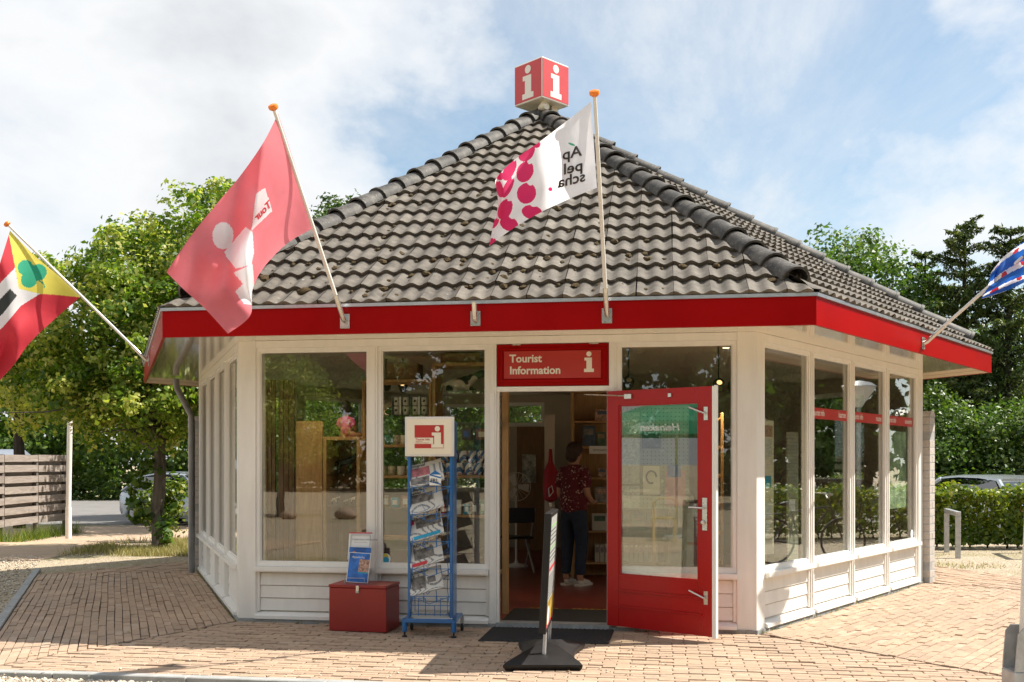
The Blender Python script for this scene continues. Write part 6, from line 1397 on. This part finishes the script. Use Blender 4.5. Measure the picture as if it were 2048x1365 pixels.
pr = empty('person', (.735, 12.02, .03), math.radians(-38), 'person in a floral blouse and dark jeans, back turned, at the bookcase', 'person')
J = [(0, 0, .92), (0, -.01, 1.08), (0, -.01, 1.26), (0, 0, 1.39), (0, .015, 1.455), (0, .045, 1.535), (0, .05, 1.60)]; R = [(.15, .11), (.135, .10), (.15, .105), (.10, .075), (.05, .05), (.075, .085), (.07, .08)]; E_ = [(k, k+1) for k in range(6)]
def addc(pts, rs, parent):
    i0 = len(J)
    for k, (p, r) in enumerate(zip(pts, rs)): J.append(p); R.append((r, r) if not isinstance(r, tuple) else r); E_.append((parent if k == 0 else i0+k-1, i0+k))
    return len(J)-1
addc([(0, .125, 1.555), (0, .148, 1.535)], [.016, .010], 5)                         # nose
for sx in (-1, 1):
    addc([(.082*sx, .03, 1.56), (.094*sx, .02, 1.565)], [(.008, .02), (.006, .018)], 5)   # ears
    h = addc([(.15*sx, -.005, 1.355), (.185*sx, -.02, 1.20), (.20*sx, -.01, 1.075), (.17*sx, .12, 1.00), (.12*sx, .235, .985), (.10*sx, .275, .985)], [.055, .047, .040, .036, .024, (.018, .034)], 3)
    for f_, (ox, oz, ln) in enumerate(((-.028, .012, .055), (-.012, .014, .07), (.004, .012, .075), (.020, .006, .065))):
        addc([(.10*sx+ox*.6-.01*sx, .305, .985+oz), (.10*sx+ox-.018*sx, .305+ln*.55, .98+oz), (.10*sx+ox-.03*sx, .305+ln*.8, .96+oz)], [.010, .009, .008], h)
    addc([(.075*sx, .285, 1.012), (.055*sx, .315, 1.015)], [.011, .009], h)
    addc([(.085*sx, 0, .86), (.095*sx, .012, .68), (.098*sx, .02, .50), (.10*sx, -.005, .30), (.10*sx, -.02, .09), (.10*sx, .05, .035), (.10*sx, .13, .025)], [.098, .082, .06, .056, .038, .036, .028], 0)
sp('body', J, E_, R, SKIN, pr, 1.0)
sp('blouse', [(0, 0, .80), (0, -.005, 1.08), (0, -.01, 1.26), (0, 0, 1.37), (.155, -.005, 1.36), (.192, -.018, 1.14), (-.155, -.005, 1.36), (-.192, -.018, 1.14), (0, .01, 1.45)], [(0, 1), (1, 2), (2, 3), (3, 4), (4, 5), (3, 6), (6, 7), (3, 8)], [(.205, .16), (.19, .15), (.19, .145), (.135, .105), .085, .075, .085, .075, .07], FLOR, pr)
Jb = [(0, 0, 1.04), (0, 0, .86)]; Rb = [(.165, .125), (.165, .135)]; Eb = [(0, 1)]
for sx in (-1, 1):
    i0 = len(Jb); Jb += [(.088*sx, 0, .80), (.096*sx, .012, .66), (.099*sx, .02, .50), (.10*sx, -.003, .32), (.10*sx, -.018, .17), (.10*sx, -.018, .13)]; Rb += [.115, .098, .078, .074, .062, .066]; Eb += [(1, i0)]+[(i0+k, i0+k+1) for k in range(5)]
sp('jeans', Jb, Eb, Rb, JEAN, pr)
for sx in (-1, 1):
    J2 = [(.10*sx, -.055, .045), (.10*sx, .02, .05), (.10*sx, .10, .038), (.10*sx, .175, .030), (.10*sx, -.03, .085)]
    o = sp('shoe', J2, [(0, 1), (1, 2), (2, 3), (1, 4)], [(.042, .042), (.046, .046), (.045, .036), (.036, .026), .044], SHOE, pr)
    mb = MB(); mb.prism([(.10*sx+x*1.0, y) for x, y in ((-.036, -.085), (.036, -.085), (.048, 0), (.05, .12), (.03, .21), (-.03, .21), (-.05, .12), (-.046, 0))], .001, .026); mb.build('sole', SHOE, o)
mb = MB(); mb.ball((0, .012, 1.605), (.096, .112, .105), 28, 18); mb.ball((0, -.045, 1.545), (.085, .062, .085), 24, 14); mb.v = [(v[0]*(1+.05*math.sin(v[2]*95+v[1]*60)), v[1]*(1+.04*math.sin(v[0]*110)), v[2]+.006*math.sin(v[0]*90)*math.sin(v[1]*80)) for v in mb.v]; mb.build('hair', pm('brown_hair', (.045, .022, .014), .6, var=.5, scale=40, bump=.9, bscale=70), pr, smooth=True)
for sx in (-1, 1): mb = MB(); mb.ball((.032*sx, .122, 1.575), .012, 8, 6); mb.build('eye', PWH, pr, smooth=True)
# ------------------------------------------------------------------ what the panes reflect: behind and beside the camera
hedge('clipped hedge along the bicycle path beside the kiosk', 0, 9.5, 0, .8, .92, 15000, .10, 0)
hb = [o for o in bpy.data.objects if o.get('label') == 'clipped hedge along the bicycle path beside the kiosk'][0]; hb.location = (12.4, 12.6, 0); hb.rotation_euler = (0, 0, math.radians(97))
lm = empty('street_lamp', (17.3, 19.4, -.05), 0, 'grey street lamp with cone shade seen mirrored in the side window', 'street lamp')
mb = MB(); mb.tube([(0, 0, 0), (0, 0, 2.95)], [.07, .055], 14); mb.build('lamp_post', M['galv'], lm, smooth=True); mb = MB(); mb.lathe([(.08, 2.95), (.12, 3.02), (.40, 3.42), (.42, 3.46), (.42, 3.48)], (0, 0, 0), 20); mb.build('lamp_glass', PWH, lm, smooth=True); mb = MB(); mb.lathe([(.45, 3.481), (.30, 3.58), (.05, 3.64)], (0, 0, 0), 20); mb.build('lamp_shade', M['galv'], lm, smooth=True)
bk = empty('bicycle', (7.75, 12.0, -.03), math.radians(100), 'dark bicycle parked right of the kiosk, mirrored in the side window', 'bicycle'); FRB = pm('bike_paint', (.02, .022, .025), .3)
for x in (0, 1.08):
    mb = MB(Matrix.Translation((x, 0, .35)) @ Matrix.Rotation(math.pi/2, 4, 'X')); mb.tube([(.335*math.cos(k*.2618), .335*math.sin(k*.2618), 0) for k in range(25)], .017, 6, False); wh = mb.build('wheel', M['rubber'], bk, smooth=True); mb = MB(Matrix.Translation((x, 0, .35)) @ Matrix.Rotation(math.pi/2, 4, 'X'))
    for k in range(14): mb.tube([(0, 0, .02*(1 if k % 2 else -1)), (.325*math.cos(k*.4488), .325*math.sin(k*.4488), 0)], .0015, 4)
    mb.build('spokes', M['steel'], wh)['kind'] = 'stuff'
mb = MB()
for a, b in (((0, 0, .35), (.42, 0, .30)), ((.42, 0, .30), (.27, 0, .86)), ((0, 0, .35), (.30, 0, .78)), ((.42, 0, .30), (.86, 0, .80)), ((.29, 0, .78), (.84, 0, .86)), ((1.08, 0, .35), (.84, 0, .98))): mb.tube([a, b], .015, 8)
mb.build('frame', FRB, bk, smooth=True); mb = MB(); mb.tube([(.84, 0, .98), (.86, .12, 1.05), (.68, .28, 1.06)], .011, 8); mb.tube([(.84, 0, .98), (.86, -.12, 1.05), (.68, -.28, 1.06)], .011, 8); mb.build('handlebar', M['steel'], bk, smooth=True); mb = MB(); mb.ball((.24, 0, .90), (.13, .07, .04), 10, 6); mb.build('saddle', M['black'], bk, smooth=True); mb = MB(); mb.bbox(-.25, .15, -.07, .07, .74, .76); mb.build('luggage_rack', FRB, bk)
pa = empty('parasol', (-9.4, 3.9, -.03), .2, 'large green parasol on the terrace, mirrored in the door pane', 'parasol'); GRN = clothmat('parasol_green', (.01, .30, .17), .3)
mb = MB(); mb.tube([(0, 0, 0), (0, 0, 2.85)], .028, 10); mb.build('pole', M['polewhite'], pa); mb = MB(); mb.lathe([(.30, 0), (.30, .06), (.06, .10)], (0, 0, 0), 16); mb.build('foot', M['concrete'], pa)
vs = [(1.75*math.cos(k*.7854), 1.75*math.sin(k*.7854), 2.28) for k in range(8)]; mb = MB(); mb.add(vs+[(0, 0, 2.86)], [(k, (k+1) % 8, 8) for k in range(8)]); mb.build('canopy', GRN, pa, recalc=False); mb = MB(); mb.add(vs+[(v[0], v[1], 2.04) for v in vs], [(k, (k+1) % 8, 8+(k+1) % 8, 8+k) for k in range(8)]); vl = mb.build('valance', GRN, pa, recalc=False)
for k in range(8):
    a, b = Vector(vs[k]), Vector(vs[(k+1) % 8]); m_p = (a+b)/2; t = text2d('Heineken', .19, 'CENTER', bold=.004, shear=.2); ex = (b-a).normalized(); on = Vector((m_p.x, m_p.y, 0)).normalized()*.006; mb = MB(); mb.add([m_p+on+ex*p[0]+Vector((0, 0, -.175+p[1])) for p in t[0]], t[1]); mb.build('lettering', PWH, vl, recalc=False)
def bistro(label, x, y, rz):
    o = empty('bistro_chair', (x, y, -.03), rz, label, 'chair', 'terrace chairs under the parasol'); RT = pm('rattan', (.50, .36, .13), .5)
    for sx in (-1, 1): mb = MB(); mb.tube([(.2*sx, -.2, 0), (.2*sx, -.19, .45), (.21*sx, -.22, .80)], .014, 8); mb.build('leg', RT, o); mb = MB(); mb.tube([(.2*sx, .2, 0), (.2*sx, .2, .45)], .014, 8); mb.build('leg', RT, o)
    mb = MB(); mb.lathe([(.22, .44), (.23, .46), (.2, .475)], (0, 0, 0), 16); mb.build('seat', RT, o); mb = MB(); mb.tube([(.21, .05, .66), (.22, -.16, .74), (.12, -.26, .84), (-.12, -.26, .84), (-.22, -.16, .74), (-.21, .05, .66)], .014, 8); mb.build('backrest', RT, o)
bistro('cane chair on the terrace nearest the path', -8.6, 4.5, 1.9); bistro('cane chair on the terrace farther from the path', -8.9, 3.4, 1.3)
ROCK = pm('boulder_stone', (.36, .26, .19), .9, var=.35, scale=5, bump=.8, bscale=18)
for k, (x, y, r, lab) in enumerate([(-10.94, -6.19, .23, 'smaller brown boulder on the gravel behind the viewpoint'), (-9.47, -6.64, .28, 'larger brown boulder on the gravel behind the viewpoint')]):
    mb = MB(); mb.ball((0, 0, r*.45), (r, r*.8, r*.62), 14, 9); mb.v = [(v[0]*(1+.18*math.sin(v[1]*9+k)+.1*math.sin(v[2]*13)), v[1]*(1+.15*math.sin(v[0]*8)), max(-.05, v[2]*(1+.12*math.sin(v[0]*7+k*2)))) for v in mb.v]; o = mb.build('boulder', ROCK, smooth=True); o.location = (x, y, -.03); tag(o, lab, 'boulder', 'boulders on the gravel')
tree('linden_tree', 'linden mirrored in the left shop window', (-11.6, -6.9, -.03), [(0, 0, 2.7, 1.5, 1.4, 1.3), (-1.0, 0, 2.9, 1.2, 1.2, 1.2), (1.0, .3, 2.6, .9, .9, 1.0), (.2, 0, 3.7, .9, .9, .8), (-1.2, .2, 4.0, 1.0, 1.0, .8)], 22000, .10, M['linden'], M['bark'], .13, 'trees behind the viewpoint', 1.2, .28)
tree('broad_tree', 'large broad tree behind the viewpoint', (6, -17, -.03), [(0, 0, 6, 3.2, 3, 2.6), (2, 0, 5, 2.2, 2.2, 2), (-2, 0, 5.4, 2.2, 2.2, 2)], 16000, .22, M['decid'], M['barkd'], .25, 'trees behind the viewpoint', 3, .5)
woods('woodland', 'wood behind the viewpoint across the yard', -48, 48, -34, -28, 11, 15, 130000, M['darkleaf'], .38)
woods('woodland', 'taller back rows added to the wood behind the viewpoint', -60, 60, -44, -38, 14, 18, 90000, M['darkleaf'], 1.0)  # unseen rows added to block sky gaps in the pane reflections
woods('woodland', 'wood far to the right beyond the lamp', 0, 46, -4, 4, 9, 13, 60000, M['darkleaf'], .42)
woods('woodland', 'tall back row added to the wood far to the right', 0, 50, 0, 3, 12, 15, 30000, M['darkleaf'], .9)  # unseen row added so that less sky is mirrored in the side panes
wq = [o for o in bpy.data.objects if o.get('label') == 'tall back row added to the wood far to the right'][0]; wq.location = (46, -6, 0); wq.rotation_euler = (0, 0, math.radians(97))
wr = [o for o in bpy.data.objects if o.get('label') == 'wood far to the right beyond the lamp'][0]; wr.location = (38, -4, 0); wr.rotation_euler = (0, 0, math.radians(97))

# fallen leaves on the paving
n = 110; P = np.stack([-4+9.5*RNG.random(n), 7.0+3.2*RNG.random(n), np.full(n, .008)], 1); ok = np.array([all((Vector((x, y))-CORN[i]).dot(nout(i)) < 9 for i in range(6)) and any((Vector((x, y))-CORN[i]).dot(nout(i)) > .02 for i in range(6)) for x, y in P[:, :2]])
m_, nt, b = principled('dry_leaf'); nt.links.new(nramp(nt, rnd(nt), [(0, (.16, .08, .03)), (.5, (.28, .17, .07)), (1, (.40, .33, .12))]), b.inputs['Base Color']); b.inputs['Roughness'].default_value = .8
tag(leaves('leaf_litter', P[ok], np.tile([0, 0, 1.0], (int(ok.sum()), 1)), .035, m_, bias=.85, kind='stuff'), 'dry leaves scattered on the brick paving', 'leaves')
# weeds in the joints at the foot of the walls
q = []
for i in (0, 1, 5):
    for k in range(150):
        sx = random.random()*SIDE
        if i == 0 and 2.3 < sx < 3.7: continue
        p = FR[i] @ Vector((sx, -.02-.03*random.random(), 0)); q.append((p.x, p.y, -.005))
grass('weeds', 'tiny weeds in the joint along the kiosk plinth', np.array(q), .035, M['grassb'])
bpy.data.scenes.remove(TMP)
